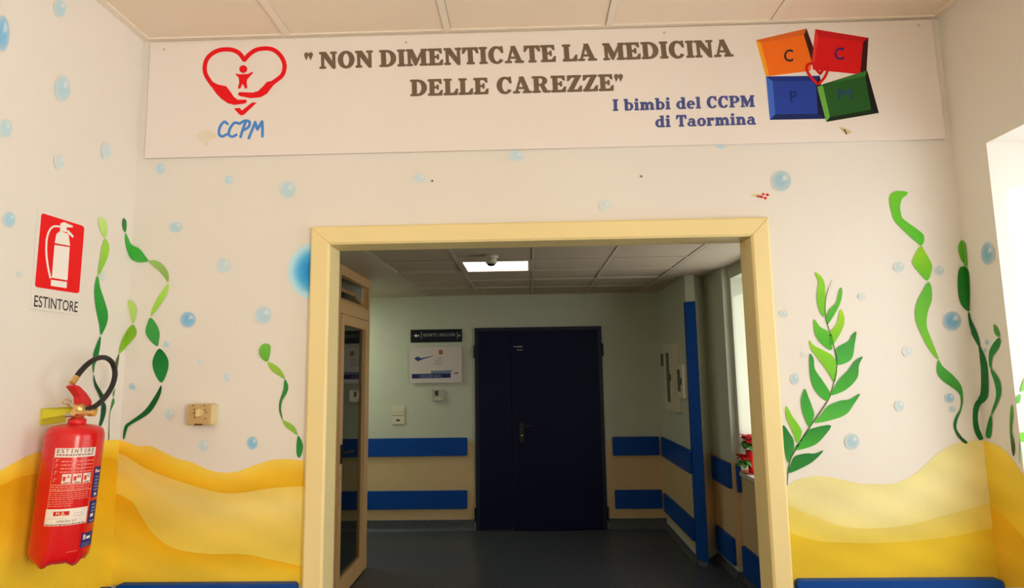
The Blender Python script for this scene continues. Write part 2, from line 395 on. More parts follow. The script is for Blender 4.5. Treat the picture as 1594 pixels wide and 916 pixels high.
def slab_line(mb, s, plane, off, bl, br, tl, c, track=0.03, space=0.42):
    items, x = [], 0.0
    for ch in s:
        if ch == ' ': x += space; continue
        w, g = G[ch]; items.append((x, g)); x += w + track
    W = x - track
    O, Rr, T = plane.at(*bl, off), plane.at(*br, off), plane.at(*tl, off)
    for x0, g in items:
        for q, k in enumerate(g):
            k = bolden(k); f = lambda p, q=q: O + (Rr - O) * (p[0] / W) + (T - O) * p[1] + plane.n * (q * 5e-5)
            if k[0] == 'p':
                pts = [f((p[0] + x0, p[1])) for p in k[1]]
                tri = tessellate_polygon([[Vector((p[0], p[1], 0)) for p in k[1]]])
                mb.add(pts, [tuple(t) for t in tri], 0, [c] * len(pts))
            else:
                n = len(k[1]); pts = [f((p[0] + x0, p[1])) for p in k[1] + k[2]]
                mb.add(pts, [(i, i + 1, n + i + 1, n + i) for i in range(n - 1)], 0, [c] * len(pts))

# =================================================================== STRUCTURE
# ---- near room
mb = MB()
mb.box(-3.5, -0.722, YF, YF + 0.11, 0, 3.0); mb.box(0.803, 2.0, YF, YF + 0.11, 0, 3.0); mb.box(-0.722, 0.803, YF, YF + 0.11, 2.119, 3.0)
wall_front = struct(mb.build('wall_front', m_wall), 'white front wall with painted sand and seaweed around the wide doorway', 'wall')
mb = MB(); mb.box(XL - 0.15, XL, -2.6, YF, 0, 3.0)
wall_left = struct(mb.build('wall_left', m_wall), 'white left wall with painted bubbles and sand behind the red extinguisher', 'wall')
WY0, WY1, WZ0, WZ1, WT = 0.52, 2.0, 0.90, 2.365, 0.40
mb = MB()
mb.box(XR, XR + WT, WY1, YF, 0, 3.0); mb.box(XR, XR + WT, WY0, WY1, WZ1, 3.0); mb.box(XR, XR + WT, WY0, WY1, 0, WZ0); mb.box(XR, XR + WT, -0.45, WY0, 0, 3.0); mb.box(XR, XR + WT, -2.6, -1.83, 0, 3.0); mb.box(XR, XR + WT, -1.83, -0.45, 2.70, 3.0); mb.box(XR, XR + WT, -1.83, -0.45, 0, WZ0)
wall_right = struct(mb.build('wall_right', m_wall), 'white right wall with deep bright window recess and painted seaweed', 'wall')
mb = MB(); mb.box(XL - 0.15, XR + WT, -2.7, -2.6, 0, 3.0)
struct(mb.build('wall_behind', m_wall), 'plain white wall behind the viewer', 'wall')
mb = MB(); mb.box(-3.6, 2.05, -2.7, 6.9, -0.1, 0)
struct(mb.build('floor', m_floor), 'dark blue-grey vinyl floor running through the doorway into the corridor', 'floor')

def ceiling(name, x0, x1, y0, y1, z, xs, ys, border, mt, mg, label, skip=(), sag=(), gaps=()):
    mb = MB(); w = 0.0125
    mb.box(x0, x1, y0, y1, z + 0.06, z + 0.12, 2)
    bx0, bx1 = border
    xe = [bx0] + xs + [bx1]; ye = ys
    for i in range(len(xe) - 1):
        for j in range(len(ye) - 1):
            if (i, j) in skip: continue
            a, b, c, d = xe[i] + w + .002, xe[i + 1] - w - .002, ye[j] + w + .002, ye[j + 1] - w - .002
            if (i, j) in gaps: d -= 0.022
            dz = dict(sag).get((i, j), 0.0)
            v = [(a, c, z + 0.005), (b, c, z + 0.005), (b, d, z + 0.005 + dz), (a, d, z + 0.005 + dz)]
            mb.prism(v, (0, 0, 0.014), 0)
    g = mb.build(name, [mt, mg, m_void])
    mg_ = MB()
    for x in xe[1:-1]: mg_.box(x - w, x + w, ye[0], ye[-1], z, z + 0.03)
    for x, sgn in ((bx0, 1), (bx1, -1)): mg_.box(min(x, x + sgn * .028), max(x, x + sgn * .028), ye[0], ye[-1], z, z + 0.03)
    for y in ye[1:-1]: mg_.box(bx0, bx1, y - w, y + w, z - 0.0003, z + 0.03)
    for y, sgn in ((ye[0], 1), (ye[-1], -1)): mg_.box(bx0, bx1, min(y, y + sgn * .022), max(y, y + sgn * .022), z - 0.0003, z + 0.03)
    struct(g, label, 'ceiling')
    mg_.build('ceiling_grid', mg, g)
    return g
ceiling('ceiling', XL, XR, -2.6, YF, ZC, [-0.880, -0.2805, 0.3165, 0.9175], [-2.6, -2.04, -1.44, -.84, -.24, .36, .96, 1.56, YF], (XL, XR), m_tile, m_tbar,
        'tan suspended tile ceiling above the lettered banner')
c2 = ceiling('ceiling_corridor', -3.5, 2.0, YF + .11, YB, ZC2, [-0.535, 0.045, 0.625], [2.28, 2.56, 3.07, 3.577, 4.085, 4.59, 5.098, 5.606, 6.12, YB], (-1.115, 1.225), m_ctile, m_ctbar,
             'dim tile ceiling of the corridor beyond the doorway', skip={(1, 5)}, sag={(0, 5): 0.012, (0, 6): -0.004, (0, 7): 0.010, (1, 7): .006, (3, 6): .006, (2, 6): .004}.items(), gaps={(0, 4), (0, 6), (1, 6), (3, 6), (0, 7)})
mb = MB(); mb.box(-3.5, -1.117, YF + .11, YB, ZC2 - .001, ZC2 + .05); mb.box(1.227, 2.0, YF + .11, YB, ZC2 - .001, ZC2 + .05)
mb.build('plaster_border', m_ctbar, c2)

# ---- corridor walls
def dado(parent, pts, z0=0.11, z1=0.905, t=0.004):
    """thin beige panel following a run of wall corners, standing t proud to the left of travel"""
    mb = MB()
    for (a, b) in zip(pts[:-1], pts[1:]):
        a, b = Vector((a[0], a[1], 0)), Vector((b[0], b[1], 0)); d = (b - a).normalized(); n = Vector((-d.y, d.x, 0)) * t
        loop = [a + Vector((0, 0, z0)), b + Vector((0, 0, z0)), b + Vector((0, 0, z1)), a + Vector((0, 0, z1))]
        mb.prism(loop, n)
    return setlabel(mb.build('dado_panel', m_dado, parent), 'beige lower wall panel')
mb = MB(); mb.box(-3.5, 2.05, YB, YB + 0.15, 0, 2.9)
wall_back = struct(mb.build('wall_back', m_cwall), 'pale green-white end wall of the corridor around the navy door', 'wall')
dado(wall_back, [(-0.60, YB), (-3.4, YB)][::-1][::-1] if False else [(-0.60, YB), (-3.4, YB)][::1])
dado(wall_back, [(XC, YB), (0.795, YB)])
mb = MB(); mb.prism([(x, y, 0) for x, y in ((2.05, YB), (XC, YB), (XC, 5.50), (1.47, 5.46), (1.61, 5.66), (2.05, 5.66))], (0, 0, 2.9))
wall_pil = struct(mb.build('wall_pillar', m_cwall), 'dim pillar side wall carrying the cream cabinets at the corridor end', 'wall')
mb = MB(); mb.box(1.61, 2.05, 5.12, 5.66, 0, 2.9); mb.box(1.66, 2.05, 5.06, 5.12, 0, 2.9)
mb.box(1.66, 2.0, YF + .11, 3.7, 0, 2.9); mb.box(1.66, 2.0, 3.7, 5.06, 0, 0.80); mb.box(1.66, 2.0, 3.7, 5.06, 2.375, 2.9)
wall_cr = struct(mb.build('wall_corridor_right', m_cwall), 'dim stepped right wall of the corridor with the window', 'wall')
dado(wall_cr, [(1.66, 3.0), (1.66, 5.12), (1.61, 5.12), (1.61, 5.66)], 0.11, 0.79)
dado(wall_cr, [(1.66, 5.06), (1.66, 5.12), (1.61, 5.12), (1.61, 5.66)], 0.79, 0.895)
dado(wall_pil, [(1.61, 5.66), (1.47, 5.46), (XC, 5.50), (XC, YB)])
mb = MB(); mb.box(-1.50, -1.42, YF + .11, 4.57, 0, 2.9); mb.box(-3.5, -1.474, 5.40, 5.48, 0, 2.9); mb.box(-3.6, -3.5, YF + .11, YB, 0, 2.9)
struct(mb.build('wall_corridor_left', m_cwall), 'left wall of the corridor next to the glazed door', 'wall')
def cove(name, pts, label, h=0.105):
    mb = MB()
    for (a, b) in zip(pts[:-1], pts[1:]):
        a, b = Vector((a[0], a[1], 0)), Vector((b[0], b[1], 0)); d = (b - a).normalized(); n = Vector((-d.y, d.x, 0))
        prof = [(0, 0), (0.03, 0), (0.018, 0.008), (0.011, 0.02), (0.008, 0.04), (0.007, h), (0, h)]
        mb.prism([a + n * x + Vector((0, 0, z)) for x, z in prof], b - a)
    return struct(mb.build(name, m_cove), label, 'baseboard')
cove('baseboard_back', [(-0.60, YB), (-3.4, YB)], 'grey vinyl coved base under the end wall left of the navy door')
cove('baseboard_end', [(XC, YB), (0.795, YB)], 'grey vinyl coved base under the end wall right of the navy door')
cove('baseboard_right', [(1.66, 2.4), (1.66, 5.12), (1.61, 5.12), (1.61, 5.66), (1.47, 5.46), (XC, 5.50), (XC, YB)], 'dark vinyl coved base along the stepped right corridor wall', 0.06)

# ---- doorway casing (trim_1): three mitred members
FO_L, FI_L, FI_R, FO_R, FZ_I, FZ_O = -0.770, -0.700, 0.781, 0.847, 2.098, 2.166
trim = bpy.data.objects.new('trim_1', None); COL.objects.link(trim)
struct(trim, 'pale yellow door casing around the wide doorway', 'door frame')
prof = [(0.0, YF - 0.020), (0.006, YF - 0.026), (0.060, YF - 0.026), (0.068, YF - 0.020), (0.068, YF + 0.07), (0.068, YF + 0.094), (0.052, YF + 0.094), (0.049, YF + 0.09), (0.049, YF - 0.001), (0.0, YF - 0.001)]
def casing(side):
    mb = MB(); n = len(prof); A, B = [], []
    for (o, y) in prof:
        if side == 'L': A.append((FO_L + o * .07 / .068, y, 0.0)); B.append((FO_L + o * .07 / .068, y, FZ_O - o))
        elif side == 'R': A.append((FO_R - o * .066 / .068, y, 0.0)); B.append((FO_R - o * .066 / .068, y, FZ_O - o))
        else: A.append((FO_L + o * .07 / .068, y, FZ_O - o)); B.append((FO_R - o * .066 / .068, y, FZ_O - o))
    tri = [tuple(t) for t in tessellate_polygon([[Vector((p[0], p[1], 0)) for p in prof]])]
    # tiny joint gap along the mitre
    g = 0.0006
    if side == 'L': B = [(x, y, z - g) for x, y, z in B]
    if side == 'R': B = [(x, y, z - g) for x, y, z in B]
    f = [(i, (i + 1) % n, n + (i + 1) % n, n + i) for i in range(n)] + tri + [tuple(i + n for i in t) for t in tri]
    mb.add(A + B, f)
    mb.build('head_casing' if side == 'T' else 'side_casing', m_frame, trim, bevel=0.0015, seg=1)
for s_ in 'LRT': casing(s_)

# ---- near window (window_1) and the unseen window added for fill light (added_fill_window), corridor window (window_3)
def window_x(name, label, x, y0, y1, z0, z1, sill_x0, sill_x1, sill_out):
    w = bpy.data.objects.new(name, None); COL.objects.link(w); struct(w, label, 'window')
    mb = MB(); t = 0.05
    mb.box(x, x + .05, y0, y1, z0, z0 + t); mb.box(x, x + .05, y0, y1, z1 - t, z1); mb.box(x, x + .05, y0, y0 + t, z0 + t, z1 - t); mb.box(x, x + .05, y1 - t, y1, z0 + t, z1 - t)
    ym = (y0 + y1) / 2; mb.box(x, x + .05, ym - .035, ym + .035, z0 + t, z1 - t)
    mb.build('window_frame', m_white, w)
    for a, b in ((y0 + t, ym - .035), (ym + .035, y1 - t)):
        MB().box(x + .02, x + .026, a, b, z0 + t, z1 - t).build('pane', m_win, w)
    MB().box(sill_x0 - sill_out, sill_x1, y0, y1, z0 - 0.03, z0 + 0.004).build('window_sill', m_sill, w, bevel=0.003)
    return w
window_x('window_1', 'bright window in the deep recess of the right wall', XR + 0.34, WY0, WY1, WZ0 + 0.0, WZ1, XR, XR + .34, 0.015)
window_x('window_3', 'bright corridor window beyond the doorway with a plant on its sill', 1.94, 3.7, 5.06, 0.83, 2.375, 1.66, 1.94, 0.02)
window_x('added_fill_window', 'added unseen window for fill light in the right wall behind the viewer', XR + 0.34, -1.83, -0.45, WZ0, 2.70, XR, XR + .34, 0.015)  # made-up opening behind the viewer, added to carry the fill light

# ---- navy double door at the corridor end (door_1)
door1 = bpy.data.objects.new('door_1', None); door1.location = (0.1, YB, 0); COL.objects.link(door1)
struct(door1, 'navy blue double fire door at the end of the corridor', 'door')
DX0, DX1, DXS, DZ = -0.588, 0.785, -0.190, 2.118
mb = MB(); mb.box(DX0, DX0 + .055, YB - .03, YB, 0, DZ); mb.box(DX1 - .055, DX1, YB - .03, YB, 0, DZ); mb.box(DX0 + .055, DX1 - .055, YB - .03, YB, DZ - .05, DZ)
mb.build('door_frame', m_navy2, door1, bevel=.003)
MB().box(DX0 + .045, DXS - .004, YB - .045, YB - .004, 0.012, DZ - .04).build('door_leaf', m_navy, door1, bevel=.004)
leaf = MB().box(DXS, DX1 - .045, YB - .060, YB - .004, 0.010, DZ - .04).build('door_leaf', m_navy, door1, bevel=.004)
hp = onY(YB - .06, 812, 663)
mb = MB(); mb.box(hp.x - .022, hp.x + .022, YB - .068, YB - .060, hp.z - .17, hp.z + .035)
mb.tube([(hp.x, YB - .066, hp.z), (hp.x, YB - .105, hp.z), (hp.x + .012, YB - .115, hp.z), (hp.x + .125, YB - .115, hp.z - .004)], .010)
h_ = mb.build('door_handle', m_black, leaf)
MB().lathe([(0.0, .004), (.009, .004), (.009, 0)], (hp.x, YB - .068, hp.z - .10), (0, -1, 0), 14).build('lock_cylinder', m_steel, leaf)
for x in (DX0 - .012, DX1 - .010):
    for z in (0.16, 1.86):
        MB().tube([(x + .011, YB - .038, z - .07), (x + .011, YB - .038, z + .07)], .013).build('hinge', m_navy2, door1)
mb = MB()
mb.box(-.165, -.075, YB - .062, YB - .060, 1.905, 1.91); mb.box(-.13, -.07, YB - .062, YB - .060, 1.87, 1.874)
mb.build('door_marking', m_steel, leaf)

# ---- glazed aluminium door with hopper transom in the corridor's left wall (door_2)
door2 = bpy.data.objects.new('door_2', None); door2.location = (-1.42, 5.0, 0); COL.objects.link(door2)
struct(door2, 'tan framed glass door with tilted transom window on the left side of the corridor', 'door')
PX = -1.42
def bx(y0, y1, z0, z1, x0=-1.475, x1=PX): return (x0, x1, y0, y1, z0, z1)
mb = MB()
mb.box(*bx(5.425, 5.485, 0, ZC2)); mb.box(*bx(4.57, 4.625, 0, ZC2)); mb.box(*bx(4.625, 5.425, 2.40, ZC2)); mb.box(*bx(4.625, 5.425, 2.105, 2.20))
mb.build('door_frame', m_alu, door2, bevel=.003)
# leaf
lf = MB()
y0, y1, z0, z1 = 4.632, 5.418, 0.012, 2.098
lf.box(*bx(y0, y0 + .075, z0, z1, -1.468, PX + .006)); lf.box(*bx(y1 - .095, y1, z0, z1, -1.468, PX + .006))
lf.box(*bx(y0 + .075, y1 - .095, z0, .14, -1.468, PX + .006)); lf.box(*bx(y0 + .075, y1 - .095, 2.02, z1, -1.468, PX + .006))
lfo = lf.build('door_leaf', m_alu, door2, bevel=.003)
MB().box(*bx(y0 + .07, y1 - .09, .135, 2.025, -1.448, -1.440)).build('pane', m_gl, lfo)
mb = MB(); mb.box(PX + .006, PX + .014, 4.655, 4.690, .98, 1.12)
mb.tube([(PX + .012, 4.672, 1.06), (PX + .055, 4.672, 1.06), (PX + .062, 4.69, 1.06), (PX + .062, 4.79, 1.057)], .011)
mb.build('door_handle', m_black, lfo)
MB().lathe([(0, .006), (.012, .006), (.012, 0)], (PX + .006, 4.672, .885), (1, 0, 0), 14).build('lock_cylinder', m_brass, lfo)
# hopper sash leaning into the room
hs = MB(); hz0, hz1, hy0, hy1 = 2.205, 2.395, 4.63, 5.42
def tilt(p):
    a = radians(38); dx, dz = p[0] - PX + .02, p[2] - hz0
    return (PX - .02 - dz * sin(a) * 1.0 + dx * cos(a), p[1], hz0 + dz * cos(a) + dx * sin(a))
def tbox(mb, x0, x1, ya, yb, za, zb):
    v = [tilt((x, y, z)) for x in (x0, x1) for y in (ya, yb) for z in (za, zb)]
    mb.add(v, [(0, 1, 3, 2), (4, 6, 7, 5), (0, 4, 5, 1), (2, 3, 7, 6), (0, 2, 6, 4), (1, 5, 7, 3)])
xa, xb = PX - .04, PX - .01
tbox(hs, xa, xb, hy0, hy1, hz0, hz0 + .025); tbox(hs, xa, xb, hy0, hy1, hz1 - .03, hz1 - .005); tbox(hs, xa, xb, hy0, hy0 + .03, hz0 + .025, hz1 - .03); tbox(hs, xa, xb, hy1 - .03, hy1, hz0 + .025, hz1 - .03)
hso = hs.build('hopper_sash', m_alu, door2)
hg = MB(); tbox(hg, PX - .028, PX - .022, hy0 + .02, hy1 - .02, hz0 + .02, hz1 - .02); hg.build('pane', m_gl, hso)

# =================================================================== MURAL (paint on the walls)
def sand_grid(name, parent, plane, top, ridges, vbot, stops, u0, u1, edge, off=0.0012, gain=1.0):
    """painted sand: columns between u0..u1, rows following the dune ridges. stops: per zone (colour at top, colour at bottom)"""
    def ev(curve, u):
        if u <= curve[0][0]: return curve[0][1]
        for (a, b), (c, d) in zip(curve[:-1], curve[1:]):
            if u <= c:
                t = (u - a) / (c - a); return b + (d - b) * t
        return curve[-1][1]
    mb = MB(); N = int((u1 - u0) / 4) + 1; prevc = None
    top = [tuple(p)[:2] for p in smooth_open(top, 5)]; ridges = [[tuple(p)[:2] for p in smooth_open(r, 5)] for r in ridges]
    for zi in range(len(ridges) + 1):
        hi = top if zi == 0 else ridges[zi - 1]; lo = ridges[zi] if zi < len(ridges) else None
        K = 14; verts, cols = [], []
        for i in range(N + 1):
            u = u0 + (u1 - u0) * i / N
            t_ = ev(top, u); a = max(t_, ev(hi, u)); b = max(a, ev(lo, u)) if lo else vbot
            for k in range(K + 1):
                t = k / K; v = a + (b - a) * t
                uu = edge(u, v)
                verts.append(plane.at(uu, v, off))
                st = stops[zi]; x = t * (len(st) - 1); j = min(int(x), len(st) - 2)
                wob = 1 + 0.05 * sin(u * .021 + v * .045 + zi) + 0.03 * sin(u * .05 - v * .11)
                c = lerp(st[j], st[j + 1], x - j); c = tuple(q * gain for q in c); cols.append((min(.95, c[0] * wob), min(.95, c[1] * wob), c[2] * wob, 1))
        mb.add(verts, [(i * (K + 1) + k, (i + 1) * (K + 1) + k, (i + 1) * (K + 1) + k + 1, i * (K + 1) + k + 1) for i in range(N) for k in range(K)], 0, cols)
    return setlabel(mb.build(name, m_paint, parent), 'painted yellow sand dunes')
def edgeL(u, v):  # keeps columns inside the wall, leaning with the true corner
    return u
A = alb
# front wall, left of doorway: columns leave from the corner line, so shear u with the corner
def shearL(u, v): return corner_left(v) + 0.05 + (u - 183) * (472.0 - corner_left(v)) / (472.0 - 183) if u < 472 else u
fl_top = [(183, 685), (200, 690), (213, 695), (230, 694), (245, 700), (275, 714), (299, 720), (320, 730), (338, 735), (357, 736), (375, 733), (393, 726), (417, 718), (441, 715), (478, 718)]
fl_r1 = [(183, 705), (200, 713), (230, 731), (275, 748), (320, 762), (350, 768), (380, 767), (411, 762), (440, 759), (478, 757)]
fl_r2 = [(183, 768), (200, 776), (212, 785), (227, 809), (245, 833), (266, 849), (290, 858), (335, 863), (380, 863), (426, 872), (478, 884)]
sand_grid('painted_sand', wall_front, FR, fl_top, [fl_r1, fl_r2], 912,
          [(A(228, 186, 72), A(227, 172, 38), A(216, 156, 18)), (A(216, 178, 82), A(219, 188, 104), A(218, 182, 84), A(219, 182, 72), A(218, 182, 68)), (A(219, 158, 14), A(222, 172, 34), A(222, 178, 48), A(221, 177, 46))],
          183, 474, shearL, gain=1.13)
WB = WR
def B(r, g, b): return alb(r, g, b, (242, 229, 215))
def shearR(u, v): return u if u < 1226 else 1226 + (u - 1226) * (corner_right(v) - 0.05 - 1226) / (1541 - 1226)
fr_top = [(1220, 760), (1226, 757), (1242, 747), (1266, 742), (1291, 743), (1315, 748), (1340, 753), (1365, 754), (1393, 753), (1414, 745), (1434, 733), (1459, 712), (1484, 696), (1508, 688), (1541, 686)]
fr_r1 = [(1220, 786), (1262, 802), (1303, 818), (1344, 823), (1405, 819), (1467, 803), (1516, 790), (1541, 784)]
fr_r2 = [(1220, 826), (1250, 837), (1283, 844), (1340, 846), (1364, 846), (1426, 842), (1487, 834), (1541, 822)]
sand_grid('painted_sand', wall_front, FR, fr_top, [fr_r1, fr_r2], 912,
          [(B(243, 226, 150), B(246, 228, 160), B(243, 222, 140)), (B(240, 212, 104), B(240, 211, 96), B(241, 208, 82)), (B(238, 196, 40), B(240, 200, 44), B(238, 194, 42), B(236, 194, 62))],
          1222, 1541, shearR)
# left wall sand
def shearLL(u, v): return -70 + (u + 70) * (corner_left(v) - 0.05 + 70) / (184 + 70)
sand_grid('painted_sand', wall_left, LW, [(-70, 775), (-30, 752), (0, 733), (25, 719), (53, 706), (100, 695), (160, 686), (184, 685)],
          [[(-70, 775), (0, 757), (25, 745), (53, 739), (100, 736), (140, 722), (165, 713), (178, 716), (184, 722)]], 1010,
          [(A(226, 188, 62), A(224, 180, 48), A(220, 166, 24)), (A(214, 150, 12), A(216, 160, 20), A(222, 178, 42), A(218, 170, 34), A(222, 176, 40))], -70, 184, shearLL, gain=1.08)
# the same dunes carried on along the left wall, past the frame of the photograph
mb = MB(); pT, pR = LW.at(-60, 770), LW.at(-60, 775); zb = LW.at(60, 1010).z; NN = 40; cz = [tuple(q * 1.05 for q in A(*k)) for k in ((224, 182, 50), (214, 152, 14), (219, 168, 28), (222, 176, 40))]
vv, cc = [], []
for i in range(NN + 1):
    y = pT.y + .03 - (pT.y + 2.6) * i / NN; zt = pT.z + .07 * sin((pT.y - y) * 2.1) * min(1, i / 4); zr = zt - .12 - .05 * sin((pT.y - y) * 1.3) ** 2
    for z, c in ((zt, cz[0]), (zr + .001, cz[0]), (zr, cz[1]), (zr - .18, cz[2]), (zb, cz[3])):
        vv.append((XL + .0007, y, max(zb, z))); cc.append(c[:3] + (1,))
mb.add(vv, [(5 * i + k, 5 * i + 5 + k, 5 * i + 6 + k, 5 * i + 1 + k) for i in range(NN) for k in range(4)], 0, cc)
setlabel(mb.build('painted_sand', m_paint, wall_left), 'painted yellow sand dunes')
# right wall sand (between corner and window recess) and the jamb
def shearRR(u, v): return corner_right(v) + 0.05 + (u - 1541)
mb_r = [(1541, 686), (1562, 694), (1578, 708), (1594, 733), (1610, 760)]
def clipJ(u, v):
    uu = corner_right(v) + 0.05 + (u - 1541) * 1.0
    lim = jamb_edge(v)
    return min(uu, lim - 0.3)
sand_grid('painted_sand', wall_right, RW, mb_r, [[(1541, 790), (1555, 800), (1570, 815), (1594, 845), (1640, 890)]], 915,
          [(B(238, 200, 70), B(236, 196, 56), B(232, 186, 46)), (B(228, 168, 24), B(234, 182, 44), B(230, 180, 44))], 1541, 1610, clipJ, gain=1.18)
mb = MB()
z_j = onX(XR, jamb_edge(733), 733).z
jc = [B(246, 222, 130), B(240, 205, 80)]
mb.add([(XR, 2.0 - .0012, z_j), (XR + .25, 2.0 - .0012, z_j - .10), (XR + .25, 2.0 - .0012, WZ0), (XR, 2.0 - .0012, WZ0)], [(0, 1, 2, 3)], 0, [jc[0], jc[0], jc[1], jc[1]])
setlabel(mb.build('painted_sand', m_paint, wall_right), 'painted yellow sand on the window jamb')

def seaweed(name, segs, walls, label, off=0.002):
    """segs: (points, colour top, colour bottom); split at the room corner when the plant crosses it"""
    out = {}
    for pts, c0, c1 in segs:
        P = smooth_closed(pts, 4)
        if walls == 'LF':
            a = clip(P, lambda p: corner_left(p[1]) - 0.05 - p[0]); b = clip(P, lambda p: p[0] - corner_left(p[1]) - 0.05)
            parts = ((a, LW, wall_left), (b, FR, wall_front))
        elif walls == 'FR':
            a = clip(P, lambda p: corner_right(p[1]) - 0.05 - p[0]); b = clip(P, lambda p: p[0] - corner_right(p[1]) - 0.05)
            parts = ((a, FR, wall_front), (b, RW, wall_right))
        elif walls == 'J': parts = ((P, JB, wall_right),)
        else: parts = ((P, FR, wall_front),)
        for poly, pl, w in parts:
            if len(poly) >= 3: fill(out.setdefault(w.name, (MB(), w))[0], poly, pl, off, c0, c1)
    for k, (m, w) in out.items(): setlabel(m.build(name, m_paint, w), label)
def c4(*p): return [(x / 2.862, 260 + y / 2.862) for x, y in p]
def c5(*p): return [(1180 + x / 2.862, 280 + y / 2.862) for x, y in p]
def c6(*p): return [(1180 + x / 2.437, 540 + y / 2.437) for x, y in p]
def d6(*p): return [(220 + x / 2.18, 300 + y / 2.18) for x, y in p]
pale, lime, olive, grn, dgrn, vdk = A(190, 212, 120), A(158, 200, 62), A(118, 160, 34), A(52, 150, 50), A(18, 112, 38), A(10, 66, 30)
seaweed('painted_seaweed', [
    (c4((440, 228), (455, 225), (470, 240), (478, 275), (468, 318), (450, 295), (437, 255)), pale, A(178, 206, 96)),
    (c4((466, 320), (484, 350), (480, 395), (462, 440), (437, 485), (436, 450), (445, 400), (450, 360)), lime, A(136, 186, 60)),
    (c4((434, 485), (445, 540), (465, 600), (478, 650), (475, 695), (448, 750), (440, 700), (425, 630), (418, 560), (422, 515)), grn, A(30, 130, 44)),
    ([(156, 524), (155, 540), (151, 560), (147, 568), (145, 582), (143, 570), (145, 550), (150, 535)], dgrn, A(24, 120, 50)),
    ([(145, 583), (149, 596), (158, 611), (161, 617), (156, 622), (153, 615), (148, 605), (145, 595)], vdk, vdk),
    ([(157, 622), (164, 631), (163.5, 645), (157, 663.5), (153.5, 662), (156, 648), (157, 634)], A(16, 60, 40), A(12, 80, 40))],
    'LF', 'painted twisting seaweed rising behind the black hose')
seaweed('painted_seaweed', [
    (c4((548, 228), (560, 240), (562, 265), (557, 292), (545, 275), (543, 250)), A(40, 120, 50), A(46, 130, 50)),
    (c4((558, 295), (572, 322), (584, 346), (622, 365), (645, 393), (661, 421), (612, 425), (580, 405), (563, 368), (555, 320)), A(60, 165, 50), A(66, 160, 58)),
    (c4((664, 420), (700, 418), (735, 445), (752, 480), (750, 515), (735, 495), (710, 465), (685, 445)), A(150, 178, 88), A(142, 172, 78)),
    (c4((751, 520), (747, 560), (720, 610), (674, 667), (680, 630), (700, 590), (725, 550)), A(168, 206, 76), A(148, 196, 62)),
    (c4((672, 672), (700, 705), (712, 740), (710, 770), (702, 800), (670, 775), (650, 740), (655, 705)), A(60, 148, 60), A(66, 146, 66)),
    ([(248.4, 543), (261, 557), (262, 575), (252, 596), (240.6, 580), (238.3, 561)], A(14, 104, 40), A(26, 126, 46)),
    ([(251.4, 600), (249.7, 616), (234, 642.7), (205, 661), (199, 667), (194, 683.8), (191.8, 679.6), (195, 663), (205, 655), (226, 638.6), (242, 616)], A(8, 78, 34), A(20, 100, 40))],
    'LF', 'painted twisting seaweed crossing the left room corner')
seaweed('painted_seaweed', [
    (c4((572, 600), (590, 598), (608, 625), (610, 655), (593, 700), (580, 655)), A(182, 206, 100), A(166, 196, 84)),
    (c4((590, 704), (608, 725), (605, 755), (570, 795), (530, 832), (535, 790), (555, 745)), A(118, 160, 30), A(136, 178, 36)),
    ([(184.7, 551), (184, 562), (180.5, 580), (178.5, 575), (179.5, 562)], A(96, 100, 50), A(70, 90, 40)),
    ([(178.5, 605), (177.6, 612), (176, 619), (175, 612)], A(90, 130, 60), A(40, 120, 50)),
    ([(176, 620), (177.4, 627), (171.5, 641), (170, 652), (169.6, 668), (169.2, 684), (168, 684), (168.6, 668), (169.4, 648), (171, 638), (173.3, 627)], A(40, 130, 50), A(60, 90, 40))],
    'LF', 'short painted seaweed strand in the left room corner')
seaweed('painted_seaweed', [
    (d6((405, 522), (422, 512), (438, 520), (437, 550), (428, 574), (410, 565), (400, 545)), A(112, 176, 62), A(96, 160, 46)),
    (d6((429, 575), (460, 588), (478, 608), (488, 633), (465, 620), (440, 602)), A(150, 186, 62), A(136, 170, 50)),
    (d6((487, 634), (499, 655), (495, 680), (480, 705), (475, 735), (481, 774), (469, 745), (469, 710), (482, 670)), A(40, 130, 52), A(70, 110, 50)),
    (d6((480, 773), (505, 783), (522, 798), (531, 824), (510, 810), (490, 795)), A(140, 176, 60), A(130, 170, 56)),
    (d6((533, 825), (547, 850), (548, 875), (538, 900), (528, 890), (527, 855)), A(36, 120, 50), A(40, 136, 56))],
    'F', 'thin painted seaweed strand left of the yellow casing')
g1, g2, l1, l2 = B(72, 178, 48), B(58, 150, 56), B(150, 210, 40), B(110, 196, 44)
